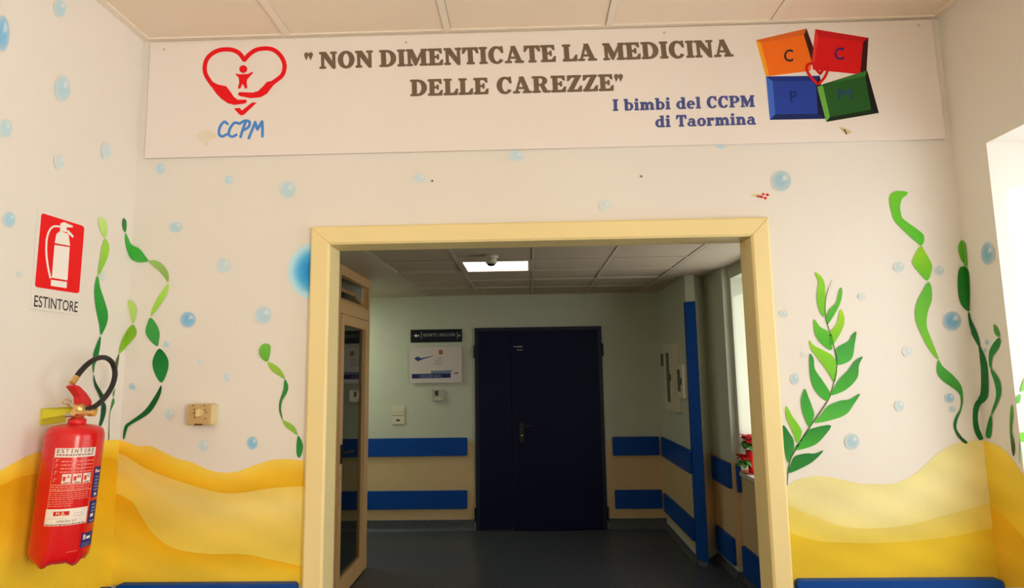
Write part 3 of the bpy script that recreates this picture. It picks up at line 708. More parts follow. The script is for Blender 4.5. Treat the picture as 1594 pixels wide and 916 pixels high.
seaweed('painted_seaweed', [
    (c5((252, 415), (275, 425), (295, 460), (298, 530), (297, 605), (280, 600), (262, 545), (263, 490), (268, 455)), l1, l2),
    (c5((367, 480), (375, 500), (365, 550), (340, 600), (308, 645), (303, 610), (320, 575), (345, 550), (357, 505)), B(110, 190, 60), g1),
    (c5((250, 622), (275, 655), (310, 675), (330, 700), (330, 750), (315, 758), (280, 730), (255, 695), (247, 650)), l2, g1),
    (c5((365, 578), (380, 600), (383, 640), (360, 695), (322, 748), (316, 715), (320, 680), (350, 640)), B(176, 216, 30), l2),
    (c5((437, 678), (430, 730), (420, 790), (395, 815), (350, 825), (345, 790), (350, 750), (400, 720), (417, 692)), g2, B(80, 180, 66)),
    (c5((228, 715), (250, 740), (300, 765), (335, 790), (350, 840), (345, 890), (335, 900), (305, 850), (260, 790), (235, 755)), l1, l2),
    (c6((396, 38), (382, 70), (375, 120), (330, 165), (275, 185), (285, 160), (310, 120), (340, 90), (365, 55)), B(66, 140, 60), g1),
    (c6((195, 28), (210, 45), (215, 85), (245, 130), (272, 175), (262, 205), (230, 185), (205, 145), (195, 90)), g2, g1),
    (c6((386, 178), (365, 215), (335, 255), (290, 275), (213, 290), (240, 255), (265, 225), (310, 205), (345, 200)), g2, B(90, 190, 62)),
    (c6((177, 160), (190, 190), (205, 230), (212, 260), (195, 305), (175, 270), (162, 220), (165, 185)), g2, g1),
    (c6((275, 298), (250, 340), (210, 375), (138, 393), (160, 355), (185, 325), (205, 310)), B(40, 130, 50), g1),
    (c6((107, 225), (130, 265), (155, 300), (165, 325), (148, 365), (130, 320), (107, 270)), l1, l2),
    (c6((93, 298), (120, 330), (135, 360), (132, 400), (113, 440), (95, 370)), B(30, 120, 46), g2),
    (c6((247, 394), (220, 425), (185, 450), (115, 480), (125, 440), (140, 415), (180, 405), (215, 405)), B(30, 120, 46), B(40, 136, 46)),
    ([(1295.5, 434), (1286, 462), (1285, 490), (1291, 514), (1300, 546), (1303, 571), (1295, 608), (1288, 626), (1262, 664), (1240, 699), (1229, 721), (1225.6, 753),
      (1224.6, 753), (1227.5, 721), (1238, 698), (1260.5, 663), (1286.5, 625), (1293.8, 607), (1301.6, 571), (1298.6, 546), (1289.6, 514), (1283.8, 490), (1284.8, 462)], B(90, 90, 60), B(60, 90, 50))],
    'F', 'painted feathery green plant right of the doorway', 0.0022)
seaweed('painted_seaweed', [
    (c5((585, 75), (610, 52), (658, 53), (664, 66), (641, 85), (632, 120), (638, 162), (652, 180), (700, 215), (735, 245), (738, 275), (725, 294), (700, 275), (640, 220), (605, 180), (588, 120)), B(118, 204, 44), B(90, 194, 46)),
    (c5((722, 296), (745, 325), (770, 370), (773, 400), (754, 450), (720, 420), (690, 380), (688, 355)), B(160, 214, 30), B(104, 196, 40)),
    (c5((757, 456), (773, 490), (772, 540), (755, 590), (750, 650), (770, 710), (804, 800), (770, 770), (730, 700), (702, 630), (700, 570), (720, 515)), B(100, 186, 60), B(130, 202, 44)),
    (c6((683, 50), (700, 75), (740, 110), (770, 150), (777, 200), (770, 240), (755, 280), (752, 310), (770, 340), (793, 362), (782, 367), (755, 340), (740, 300), (748, 265), (765, 235), (768, 200), (755, 170), (700, 130), (677, 95)), B(80, 176, 60), B(14, 80, 40))],
    'F', 'tall curling painted seaweed near the right room corner')
seaweed('painted_seaweed', [
    (c5((890, 295), (905, 270), (925, 280), (932, 330), (934, 388), (910, 370), (893, 330)), B(110, 184, 50), B(100, 176, 50)),
    (c5((900, 390), (935, 395), (945, 450), (945, 560), (936, 587), (905, 560), (890, 510), (888, 430)), B(30, 120, 26), B(36, 124, 40)),
    (c5((935, 588), (960, 640), (985, 700), (991, 748), (965, 710), (940, 650)), B(30, 110, 60), B(24, 104, 44)),
    (c6((840, -8), (870, 60), (876, 170), (865, 205), (840, 225), (832, 270), (838, 310), (852, 348), (835, 352), (818, 315), (813, 260), (820, 215), (845, 180), (848, 100), (843, 40)), B(30, 110, 50), B(20, 110, 44))],
    'FR', 'dark painted seaweed running down the right room corner', 0.0024)
seaweed('painted_seaweed', [
    (c5((1053, 645), (1070, 660), (1080, 690), (1073, 702), (1055, 680)), B(90, 150, 60), B(80, 160, 60)),
    (c5((1075, 704), (1083, 720), (1075, 750), (1048, 790), (1042, 844), (1032, 825), (1032, 770), (1050, 730)), B(40, 130, 60), B(50, 150, 60)),
    (c6((889, 85), (915, 120), (925, 160), (918, 200), (890, 257), (888, 245), (905, 190), (900, 140), (885, 95)), B(50, 140, 60), B(50, 140, 60)),
    (c6((886, 258), (890, 290), (885, 340), (872, 347), (866, 330), (875, 285)), B(36, 130, 50), B(40, 140, 56)),
    (c6((965, 220), (970, 260), (965, 320), (976, 370), (973, 415), (966, 400), (959, 340), (957, 290), (960, 240)), B(90, 180, 60), B(60, 60, 40))],
    'FR', 'small painted seaweed on the right wall beside the window recess', 0.0024)
def j7(*p): return [(1520 + x / 2.432, 540 + y / 2.432) for x, y in p]
seaweed('painted_seaweed', [
    (j7((182, 118), (168, 150), (165, 172), (182, 160), (200, 150)), B(140, 214, 90), B(110, 190, 70)),
    (j7((150, 192), (165, 180), (163, 208), (150, 216)), B(110, 190, 80), B(100, 180, 70)),
    (j7((163, 330), (180, 325), (200, 330), (200, 355), (180, 360), (165, 358)), B(130, 210, 60), B(120, 200, 60)),
    (j7((160, 345), (164, 380), (163, 438), (158, 430)), B(60, 120, 60), B(90, 140, 60))],
    'J', 'painted pale green seaweed on the bright window jamb', 0.0022)

# painted bubbles: soft discs, paler ring, white glint
LWcol, FWcol = WHITE, WHITE
def bubble(u, v, ru, rv, s, plane, parent, wref, clipf=None):
    mb = MB(); n = 28; rings = [0.0, 0.3, 0.55, 0.75, 0.88, 1.0]
    deep = alb(66, 160, 200, wref); mid = alb(152, 200, 208, wref)
    dk = lerp(mid, deep, max(0, s - .35) / .65)
    prof = [0.75, 0.85, 0.75, 0.62, 0.60, 0.0]
    verts, cols = [], []
    for q, r in enumerate(rings):
        for k in range(n):
            th = 2 * pi * k / n
            uu, vv = u + ru * r * cos(th), v + rv * r * sin(th)
            a = prof[q] * min(1, .25 + s)
            g = max(0, 1 - ((cos(th) * r - .35) ** 2 + (sin(th) * r + .3) ** 2) / .10) * .75
            c = lerp(WHITE, lerp(dk, mid, .25 if q == 4 else 0), a); c = lerp(c, (.86, .87, .87, 1), g)
            if clipf: uu = min(uu, clipf)
            verts.append(plane.at(uu, vv, 0.0016)); cols.append(c)
    m = len(rings)
    mb.add(verts, [(i * n + k, i * n + (k + 1) % n, (i + 1) * n + (k + 1) % n, (i + 1) * n + k) for i in range(m - 1) for k in range(n)], 0, cols)
    mb.build('painted_bubble', m_paint, parent)
wl, wr = (222, 205, 186), (242, 229, 215)
for b in [(3, 52, 12, 30, .9), (93, 13, 10, 15, .5), (97, 138, 13, 21, .5), (8, 200, 11, 16, .42), (165, 235, 8, 14, .32), (92, 252, 9, 12, .2), (14, 342, 10, 13, .6), (30, 427, 4, 5, .2), (160, 430, 4, 8, .15)]:
    bubble(*b, LW, wall_left, wl)
for b in [(250, 263, 8, 9, .5), (356, 281, 7, 8, .42), (448, 296, 13, 14, .45), (653, 278, 10, 8, .22), (274, 354, 11, 9, .5), (348, 414, 13, 13, .32), (293, 498, 13, 13, .95), (410, 491, 14, 15, .48),
          (259, 536, 5, 5, .5), (312, 564, 5, 5, .1), (353, 588, 6, 7, .25), (264, 645, 8, 9, .35), (317, 694, 9, 10, .32), (393, 690, 9, 11, .85), (206, 602, 5, 6, .6), (804, 243, 13, 9, .38), (942, 320, 10, 9, .08)]:
    bubble(*b, FR, wall_front, wl)
bubble(1122, 228, 9, 4, .45, FR, wall_front, wl)
for b in [(1216, 282, 16, 17, .62), (1399, 416, 9, 8, .4), (1462, 422, 8, 8, .4), (1342, 462, 7, 6, .18), (1220, 489, 7, 6, .36), (1482, 500, 15, 16, 1.0), (1412, 548, 8, 8, .16), (1237, 590, 7, 9, .5), (1251, 553, 5, 5, .12),
          (1400, 632, 8, 9, .32), (1326, 688, 12, 13, .55), (1478, 620, 8, 8, .7), (1482, 637, 6, 5, .5)]:
    bubble(*b, FR, wall_front, wr)
for b in [(1538, 395, 11, 19, .8), (1537, 533, 3, 5, .7), (1534, 546, 3, 4, .6)]: bubble(*b, RW, wall_right, wr)
# the big blue bubble cut by the casing
mb = MB(); n = 40
rings = [(0, A(30, 122, 182)), (.35, A(40, 140, 198)), (.55, A(70, 160, 208)), (.70, A(120, 186, 212)), (.84, A(176, 206, 212)), (.93, A(188, 210, 212)), (1.0, WHITE)]
vv, cc = [], []
for r, c in rings:
    for k in range(n):
        th = pi / 2 + pi * k / (n - 1)
        vv.append(FR.at(min(489.5, 490 + 43 * r * cos(th)), 423 - 46 * r * sin(th), .0016)); cc.append(c)
mb.add(vv, [(i * n + k, i * n + k + 1, (i + 1) * n + k + 1, (i + 1) * n + k) for i in range(len(rings) - 1) for k in range(n - 1)], 0, cc)
setlabel(mb.build('painted_bubble', m_paint, wall_front), 'large deep blue painted bubble cut by the yellow casing')
# torn floral sticker and two old nails
mb = MB()
fill(mb, [(1167, 305), (1178, 301), (1182, 309), (1176, 306)], FR, .001, A(206, 190, 120))
fill(mb, [(1176, 306), (1190, 300), (1199, 300), (1198, 306), (1196, 313), (1183, 310)], FR, .001, A(222, 208, 180))
for q, (x, y) in enumerate([(1185, 306.5), (1191, 308.5), (1194.5, 303.5), (1181, 305.5), (1188, 302.5)]):
    fill(mb, [(x - 3.6, y), (x, y - 2.6), (x + 3.2, y + .5), (x, y + 3)], FR, .0014, A(206, 40, 56) if q < 3 else A(196, 90, 80))
tag(mb.build('wall_sticker', m_print), 'torn red floral sticker scrap above the casing top right corner', 'sticker')
for (x, y, lab) in ((673, 282, 'small dark nail in the wall below the lettering DELLE'), (998, 275, 'small dark nail in the wall below the blue banner lettering')):
    p = FR.at(x, y)
    tag(MB().lathe([(.0, .004), (.003, .004), (.0032, .002), (.0015, .0015), (.0015, 0)], p, (0, -1, 0), 10).build('wall_nail', m_black), lab, 'nail', 'nails in the front wall')

# =================================================================== BANNER
ban = thing('banner', 'long white banner board with brown slab lettering above the doorway', 'banner', (0.047, YF, 2.438))
mb = MB(); c = [FR.at(228, 248), FR.at(1469, 218), FR.at(1447, 33), FR.at(237, 70)]
c[2].z = min(c[2].z, ZC - .004); c[3].z = min(c[3].z, ZC - .004)
mb.prism([p + Vector((0, -.012, 0)) for p in c], (0, .010, 0))
mb.build('board', m_banner, ban, bevel=.001, seg=1)
O1 = 0.0006
BR2 = A(112, 88, 66); NV = A(72, 76, 124)
mb = MB(); slab_line(mb, '" NON DIMENTICATE LA MEDICINA', BN, O1, (474, 108), (1142, 88), (473.5, 82), BR2, .035, .34)
mb.build('lettering', m_print, ban)
mb = MB(); slab_line(mb, 'DELLE CAREZZE"', BN, O1, (639, 150), (971, 141), (638.5, 124.5), BR2, .04, .42); mb.build('lettering', m_print, ban)
mb = MB(); slab_line(mb, 'I bimbi del CCPM', BN, O1, (954, 173), (1175, 166.5), (953.5, 155), NV, .06, .45)
setlabel(mb.build('lettering', m_print, ban), 'small blue lettering')
mb = MB(); slab_line(mb, 'di Taormina', BN, O1, (1020, 198.5), (1177, 194), (1019.5, 180.5), NV, .06, .45)
setlabel(mb.build('lettering', m_print, ban), 'small blue lettering')
# heart of hands
RED = A(226, 8, 20)
def e(*p): return [(280 + x / 5.09, 50 + y / 5.09) for x, y in p]
mb = MB()
for path in ([(512, 222), (470, 168), (420, 143), (360, 138), (300, 148), (245, 180), (210, 225), (197, 290), (212, 350), (262, 425)],
             [(512, 222), (550, 178), (610, 140), (690, 130), (750, 145), (800, 190), (828, 250), (825, 310), (800, 355), (735, 402)]):
    strip(mb, smooth_open(e(*path), 6), 6.8, BN, O1, RED)
fill(mb, e((480, 195), (512, 192), (545, 195), (520, 236), (503, 236)), BN, O1 * 1.2, RED)
fill(mb, e((222, 372), (250, 390), (300, 415), (368, 430), (395, 465), (430, 515), (460, 537), (522, 535), (532, 548), (525, 564), (500, 570), (430, 578), (380, 565), (330, 530), (290, 490), (250, 432)), BN, O1 * 1.4, RED)
fill(mb, e((775, 378), (690, 395), (660, 430), (620, 468), (580, 480), (472, 476), (458, 492), (475, 508), (560, 525), (640, 518), (690, 490), (740, 425), (800, 372)), BN, O1 * 1.4, RED)
fill(mb, e((428, 605), (475, 602), (492, 622), (570, 560), (612, 558), (510, 655), (490, 662), (470, 652)), BN, O1, RED)
fill(mb, e(*[(503 + 32 * cos(k * pi / 10), 294 + 31 * sin(k * pi / 10)) for k in range(20)]), BN, O1, RED)
fill(mb, e((437, 328), (470, 335), (540, 332), (575, 314), (580, 324), (535, 375), (530, 400), (535, 445), (518, 450), (498, 410), (478, 450), (460, 448), (470, 400), (468, 365)), BN, O1, RED)
setlabel(mb.build('emblem', m_print, ban), 'red heart emblem of two hands and a child')
mb = MB(); BL = A(70, 128, 190)
for path in ([(378, 728), (352, 712), (320, 750), (310, 805), (335, 828), (370, 812)], [(462, 722), (430, 722), (398, 765), (388, 812), (415, 830), (448, 815)],
             [(522, 712), (500, 770), (482, 832)], [(472, 728), (515, 704), (552, 712), (545, 752), (498, 782)], [(546, 842), (572, 780), (598, 714)], [(598, 714), (606, 745), (616, 772)], [(616, 772), (636, 735), (652, 710)], [(652, 710), (656, 770), (654, 828)]):
    P = smooth_open(e(*path), 5); O1_ = O1 + len(mb.v) * 8e-7; strip(mb, P, 4.2, BN, O1_, BL)
    for q in (P[0], P[-1]): fill(mb, [(q[0] + 2.1 * cos(k * pi / 5), q[1] + 2.1 * sin(k * pi / 5)) for k in range(10)], BN, O1_ + 4e-5 + (2e-5 if q is P[0] else 0), BL)
setlabel(mb.build('lettering', m_print, ban), 'blue hand-drawn lettering')
# four lettered blocks
def k5(*p): return [(1160 + x / 4.823, 30 + y / 4.823) for x, y in p]
mb = MB()
def blk(faces):
    for pts, c in faces: fill(mb, k5(*pts), BN, O1, c)
blk([([(118, 178), (440, 118), (500, 320), (490, 388), (180, 427)], A(240, 104, 18)), ([(80, 158), (460, 70), (440, 118), (118, 178)], A(214, 96, 30)), ([(80, 158), (118, 178), (180, 427), (155, 430)], A(238, 150, 30)), ([(460, 70), (512, 215), (500, 322), (440, 118)], A(60, 20, 14))])
blk([([(550, 130), (885, 170), (862, 414), (508, 380)], A(214, 16, 18)), ([(525, 75), (925, 140), (885, 170), (550, 130)], A(196, 16, 22)), ([(525, 75), (550, 130), (508, 380), (500, 320)], A(226, 50, 40)), ([(925, 140), (910, 390), (862, 414), (885, 170)], A(60, 8, 10))])
blk([([(205, 465), (530, 465), (545, 710), (225, 715)], A(32, 58, 140)), ([(155, 430), (560, 425), (530, 465), (205, 465)], A(24, 44, 116)), ([(155, 430), (205, 465), (225, 715), (185, 757)], A(60, 96, 176)), ([(560, 425), (605, 748), (545, 710), (530, 465)], A(16, 20, 44)), ([(185, 757), (225, 715), (545, 710), (605, 748)], A(20, 34, 84))])
def blk2(faces):
    for pts, c in faces: fill(mb, k5(*pts), BN, O1 * 1.5, c)
blk2([([(580, 490), (900, 430), (945, 680), (635, 735)], A(34, 84, 30)), ([(540, 510), (915, 385), (900, 430), (580, 490)], A(54, 110, 40)), ([(540, 510), (580, 490), (635, 735), (607, 772)], A(104, 160, 60)), ([(915, 385), (1003, 705), (945, 680), (900, 430)], A(20, 20, 14)), ([(607, 772), (635, 735), (945, 680), (1003, 705)], A(22, 36, 16))])
setlabel(mb.build('emblem', m_print, ban), 'four coloured lettered blocks emblem')
mb = MB()
for ch, x, y, w, h, c in (('C', 292, 322, 68, 92, A(30, 26, 50)), ('C', 670, 308, 74, 92, A(40, 24, 90)), ('P', 338, 624, 50, 84, A(22, 36, 104)), ('M', 700, 608, 100, 84, A(28, 58, 100))):
    a, b, t = k5((x, y), (x + w, y - 3), (x - 2, y - h))
    px_text(mb, ch, BN, O1 * 2.4, a, b, t, c, .012 if ch != 'M' else 0.0)
mb.build('lettering', m_print, ban)
mb = MB(); fill(mb, k5((425, 418), (480, 400), (560, 402), (650, 425), (600, 420), (545, 420)), BN, O1 * 1.8, A(222, 204, 186))
strip(mb, smooth_open(k5((545, 492), (495, 440), (462, 385), (468, 345), (500, 333), (520, 350), (545, 395), (570, 415)), 5), 4.2, BN, O1 * 3, A(206, 14, 18))
strip(mb, smooth_open(k5((545, 492), (590, 445), (615, 395), (618, 360), (590, 372), (565, 408)), 5), 4.2, BN, O1 * 3, A(206, 14, 18))
mb.build('emblem', m_print, ban)
# stains and screws
mb = MB()
fill(mb, smooth_closed([(308, 208), (322, 202), (338, 212), (326, 218), (322, 228), (314, 222), (306, 214)], 3), BN, O1 * .5, A(222, 200, 172))
fill(mb, smooth_closed([(1306, 198), (1317, 200), (1326, 206), (1318, 209), (1312, 206)], 3), BN, O1 * .5, A(206, 180, 132)); fill(mb, [(1311, 201), (1316, 202), (1319, 209), (1317, 210), (1315, 205)], BN, O1, A(96, 62, 36))
setlabel(mb.build('stain', m_print, ban), 'small yellowish stains')
for (x, y) in ((256, 77), (632, 66), (1034, 51), (1430, 40)):
    MB().lathe([(0, .0025), (.004, .002), (.0045, 0)], BN.at(x, y), (0, -1, 0), 10).build('screw', m_steel, ban)

# =================================================================== SAFETY SIGN
sign = thing('safety_sign', 'red and white fire extinguisher sign on the left wall', 'sign', LW.at(88, 490))
cs = [LW.at(58, 326), LW.at(133, 344), LW.at(121, 491), LW.at(46, 481)]
MB().prism([p + Vector((.0005, 0, 0)) for p in cs], (.0025, 0, 0)).build('plate', mat('sign_white', (0.80, 0.765, 0.73, 1), .4), sign)
SO = .0034
mb = MB(); R_ = [(62.9, 331.6), (130, 352.6), (121.6, 457.4), (52.4, 447)]
rp = []
for i in range(4):
    p, a, b = Vector(R_[i]), Vector(R_[i - 1]), Vector(R_[(i + 1) % 4])
    for d in (a, b): rp.append(tuple(p + (d - p).normalized() * 4))
    rp.insert(-1, tuple(p + ((a - p).normalized() + (b - p).normalized()) * 1.1))
fill(mb, rp, LW, SO, A(226, 8, 14)); mb.build('red_panel', m_print, sign)
mb = MB(); WH = A(236, 218, 200)
for pts in (((237, 348), (305, 358), (295, 506), (225, 494)), ((245, 300), (262, 285), (300, 300), (307, 352), (238, 340)), ((263, 252), (280, 246), (320, 263), (318, 270), (290, 270), (296, 292), (262, 286)), ((298, 280), (323, 308), (319, 317), (292, 292)), ((222, 503), (293, 513), (291, 541), (220, 530))):
    fill(mb, c4(*pts), LW, SO + .0006, WH)
strip(mb, smooth_open(c4((262, 266), (228, 268), (206, 305), (200, 370), (207, 440), (219, 497)), 5), 3.0, LW, SO + .0006, WH)
strip(mb, c4((238, 341), (306, 354)), .8, LW, SO + .0009, A(190, 40, 40))
mb.build('pictogram', m_print, sign)
mb = MB(); px_text(mb, 'ESTINTORE', LW, SO, (51, 477.6), (119, 486.8), (52.2, 459.6), A(30, 24, 24), .006); mb.build('lettering', m_print, sign)

# =================================================================== FIRE EXTINGUISHER
RX = 0.073
EX = XL + 0.028 + RX
def ep(u, v, dx=0.0): return onX(EX + dx, u, v)
top_c, bot_c = ep(114, 663), ep(95.5, 872)
base = Vector((EX - 0.008, bot_c.y, bot_c.z)); topv = Vector((EX + 0.010, top_c.y, top_c.z))
ext = thing('fire_extinguisher', 'red fire extinguisher with black hose hanging on the left wall', 'fire extinguisher', base)
ax = (topv - base); H = ax.length; ax.normalize()
prof_e = [(0.0, .012), (RX * .70, .008), (RX * .86, .004), (RX * .97, .016), (RX, .034), (RX, H * .5), (RX, H - .034), (RX * .985, H - .022), (RX * .93, H - .010), (RX * .82, H - .002), (RX * .55, H + .003), (RX * .33, H + .005), (0.018, H + .006)]
body = MB().lathe(prof_e, base, ax, 48, wob=lambda j, th: -0.012 * max(0, sin(th * 5)) if 1 <= j <= 3 else 0).build('cylinder_body', m_red, ext)
neck = MB().lathe([(.020, H + .002), (.023, H + .005), (.023, H + .018), (.018, H + .021), (.0, H + .021)], base, ax, 20).build('neck_ring', m_redp, ext)
# valve
vc = base + ax * (H + .033)
mb = MB(); mb.lathe([(0, -.014), (.016, -.014), (.016, .022), (.012, .028), (0, .028)], vc, ax, 16)
p0, p1 = ep(114, 643, .02), ep(141, 642.5, .02)
mb.tube([p0, p1], [.0085, .0085]); mb.tube([ep(139, 642.5, .02), ep(146, 643, .02)], .0115)
mb.tube([ep(121, 641, .0), ep(129, 632, .0)], .009)
mb.build('valve', m_brass, ext)
mb = MB()
def bar(mb, pts, x0, x1):
    mb.prism([onX(EX + x0, *p) for p in pts], (x1 - x0, 0, 0))
bar(mb, [(101, 602), (105.5, 599.5), (113, 602), (123, 612), (131, 624), (132, 628), (130, 633), (114, 633), (113.5, 618)], -.012, .012)
mb.build('lever', m_redp, ext, bevel=.003)
mb = MB(); bar(mb, [(95, 648), (113, 641), (128, 637), (131, 640), (114, 647), (101, 650)], -.012, .012)
mb.build('handle', m_steel, ext, bevel=.002)
ring = [ep(104 + 7.2 * cos(t), 626 + 3.6 * sin(t), .014) for t in [2 * pi * k / 18 for k in range(19)]]
mb = MB().tube(ring, .0016, 8); mb.tube([ep(103, 628, .014), ep(113, 636, .014)], .002, 8); mb.build('safety_pin', m_brass, ext)
mb = MB().lathe([(0, .010), (.010, .010), (.010, 0), (0, 0)], ep(125.5, 634, .016), (.6, -.8, 0), 14); mb.build('gauge', m_brass, ext)
hose = smooth_open([ep(129, 637.5, .012), ep(140, 636.5, .018), ep(152, 630, .018), ep(165, 617, .012), ep(175, 600, .004), ep(179, 582, 0), ep(175, 566, 0), ep(165, 557.5, .004), ep(152, 558, .010), ep(138, 566, .014), ep(126, 578, .014), ep(118, 589, .012)], 6)
MB().tube(hose, .0078, 14).build('hose', m_rubber, ext)
mb = MB().tube([ep(119.5, 587, .012), ep(112, 597, .010)], .0088, 14); setlabel(mb.build('nozzle', m_brass, ext), 'brass nozzle ferrule')
# wall bracket
mb = MB()
b0 = LW.at(59, 637); b1 = LW.at(59, 665)
mb.add([(XL + .001, b0.y, b0.z), (XL + .001, b0.y + .005, b0.z), (XL + .001, b0.y + .005, b1.z), (XL + .001, b0.y, b1.z)], [(0, 1, 2, 3)])
mb = MB(); ya = b0.y + .01
mb.box(XL + .0005, XL + .004, ya, ya + .10, b1.z + .004, b0.z)
mb.prism([(XL + .004, ya, b0.z), (XL + .004, ya, b0.z - .030), (EX - .016, ya + .015, b0.z - .016), (EX - .016, ya + .015, b0.z - .004)], (0, .003, 0))
mb.prism([(XL + .004, ya + .095, b0.z), (XL + .004, ya + .095, b0.z - .030), (EX + .016, ya + .075, b0.z - .016), (EX + .016, ya + .075, b0.z - .004)], (0, .003, 0))
setlabel(mb.build('wall_bracket', m_brkt, ext, bevel=.001), 'yellow-green wall bracket')
# printed labels wrapped round the body
cdir = (EYE - base); cdir -= ax * cdir.dot(ax); cdir.normalize()
side = ax.cross(cdir)           # to the viewer's right
def wrap(th, h, off=.0006):
    # th: angle from the direction facing the viewer, positive to the right
    return base + ax * h + (cdir * cos(th) + side * sin(th)) * (RX + off)
def patch(mb, t0, t1, h0, h1, c, off=.0006, n=10):
    v = []
    for k in range(n + 1):
        th = t0 + (t1 - t0) * k / n; v += [wrap(th, h0, off), wrap(th, h1, off)]
    mb.add(v, [(2 * k, 2 * k + 2, 2 * k + 3, 2 * k + 1) for k in range(n)], 0, [c] * len(v))
def ctext(mb, s, t0, t1, h0, h1, c, off=.0012, thick=0.0):
    vs, fs = text2d(s, thick)
    mb.add([wrap(t0 + (t1 - t0) * x, h0 + (h1 - h0) * y, off) for x, y in vs], fs, 0, [c] * len(vs))
h = lambda v: H * (872 - v) / (872 - 663)      # body height that shows at photo row v
cw, cr_, cdk, cnv = A(228, 206, 184), A(226, 120, 96), A(110, 40, 40), A(40, 40, 96)
mb = MB(); T0, T1 = -.60, .80
patch(mb, T0, T1, h(709), h(695), cw)
patch(mb, T0 - .03, T1 - .03, h(812), h(787), cw)
for t in (T0, T1 - .008): patch(mb, t, t + .010, h(812), h(695), A(230, 150, 120), n=1)
patch(mb, T0, T1, h(751.3), h(750.3), A(230, 150, 120)); patch(mb, T0, T1, h(760.5), h(759.5), A(230, 150, 120))
for i in range(3): patch(mb, -.24 + i * .34, .04 + i * .34, h(749), h(734.5), cw, n=4)
patch(mb, -.36, .14, h(797), h(790.5), A(196, 20, 26), .0009, 5)
mb.build('label_panel', m_print, ext)
mb = MB()
def spaced(mb, s_, t0, t1, h0, h1, c, off, frac=.66):
    st_ = (t1 - t0) / len(s_)
    for i_, ch_ in enumerate(s_):
        w_ = st_ * (frac if ch_ != 'I' else .2); a_ = t0 + st_ * (i_ + .5) - w_ / 2
        ctext(mb, ch_, a_, a_ + w_, h0, h1, c, off, .012)
spaced(mb, 'ESTINTORE', T0 + .06, T1 - .04, h(702.3), h(696.4), cdk, .0012)
rl = random.Random(3)
def fauxline(h0, h1, t0, t1, c):   # rows of tiny print, unreadable at this size in the photograph
    t = t0
    while t < t1 - .03:
        w = min(rl.uniform(.04, .13), t1 - t); patch(mb, t, t + w, h0, h1, c, .0012, 2); t += w + .025
fauxline(h(706.5), h(704.2), T0 + .08, T1 - .1, A(150, 100, 90))
for v in (715, 720.5, 726, 731.2): fauxline(h(v + 1.2), h(v - .8), T0 + .28, T1 - .06, cr_)
for v in (754, 757.3): fauxline(h(v + .9), h(v - .7), T0 + .04, T1 - .08, cr_)
for v in (763.5, 766.5, 769.5, 772.5, 776, 779.2, 782.4): fauxline(h(v + .7), h(v - .5), T0 + .02, T1 - .1 - (.5 if v > 775 else 0), cr_)
for v in (684, 688.5, 692): fauxline(h(v + .8), h(v - .8), .25, .62, A(216, 90, 70))
for v in (713, 721, 731, 742):   # small hand pictograms down the left column
    patch(mb, T0 + .06, T0 + .10, h(v + 4), h(v + 3), cr_, .0012, 1); patch(mb, T0 + .10, T0 + .13, h(v + 3), h(v - 2), cr_, .0012, 1); patch(mb, T0 + .13, T0 + .2, h(v), h(v - 1), cr_, .0012, 1)
ctext(mb, 'M', -.27, -.17, h(796.4), h(791.4), A(240, 220, 150), .0013); ctext(mb, 'B', -.10, -.02, h(796.4), h(791.4), A(240, 220, 150), .0013)
for t in (-.15, .00): patch(mb, t, t + .025, h(796.4), h(795.4), A(240, 220, 150), .0013, 1)
ctext(mb, 'UNI EN 3/7', -.22, .40, h(807), h(804), cdk)
fauxline(h(811), h(809.6), T0, T1 - .1, cdk); fauxline(h(795), h(794), .30, .62, A(190, 150, 140)); fauxline(h(799), h(798), .28, .62, A(190, 150, 140)); fauxline(h(801.5), h(800.6), T0, .1, A(200, 170, 150))
for i, ch in enumerate('ABC'):
    ctext(mb, ch, -.10 + i * .34, .02 + i * .34, h(741), h(736), A(196, 40, 40) if i < 2 else A(70, 40, 60), .0013, .02)
    patch(mb, -.21 + i * .34, -.12 + i * .34, h(745), h(738), A(200, 50, 40), .0013, 2)
    patch(mb, -.18 + i * .34, -.0 + i * .34, h(748), h(746.8), cdk, .0013, 2)
fauxline(h(853), h(851.6), .20, .62, A(216, 90, 70))
mb.build('label_print', m_print, ext)
mb = MB(); patch(mb, .88, 1.35, h(775), h(727), cnv); patch(mb, .86, 1.35, h(815), h(780), cnv); patch(mb, .66, 1.30, h(850), h(828), cnv)
setlabel(mb.build('label_panel', m_print, ext), 'navy blue label panels')
mb = MB(); ctext(mb, 'B', .74, .86, h(838), h(830.5), cw, .0013, .03); patch(mb, .89, 1.1, h(838), h(834), cw, .0013, 3); ctext(mb, 'B', .93, 1.03, h(736), h(730.5), cw, .0013, .03); patch(mb, 1.05, 1.2, h(736), h(733), cw, .0013, 3)
fauxline(h(845), h(844), .72, 1.1, A(130, 130, 170)); fauxline(h(848), h(847), .72, 1.1, A(130, 130, 170))
for v in (743, 748, 753, 758, 763, 786, 791, 796, 811): fauxline(h(v + 1), h(v - 1), .96, 1.2, A(150, 150, 180))
patch(mb, .94, 1.12, h(805), h(800), cw, .0013, 3); patch(mb, 1.0, 1.14, h(772), h(768), cw, .0013, 3)
mb.build('label_print', m_print, ext)

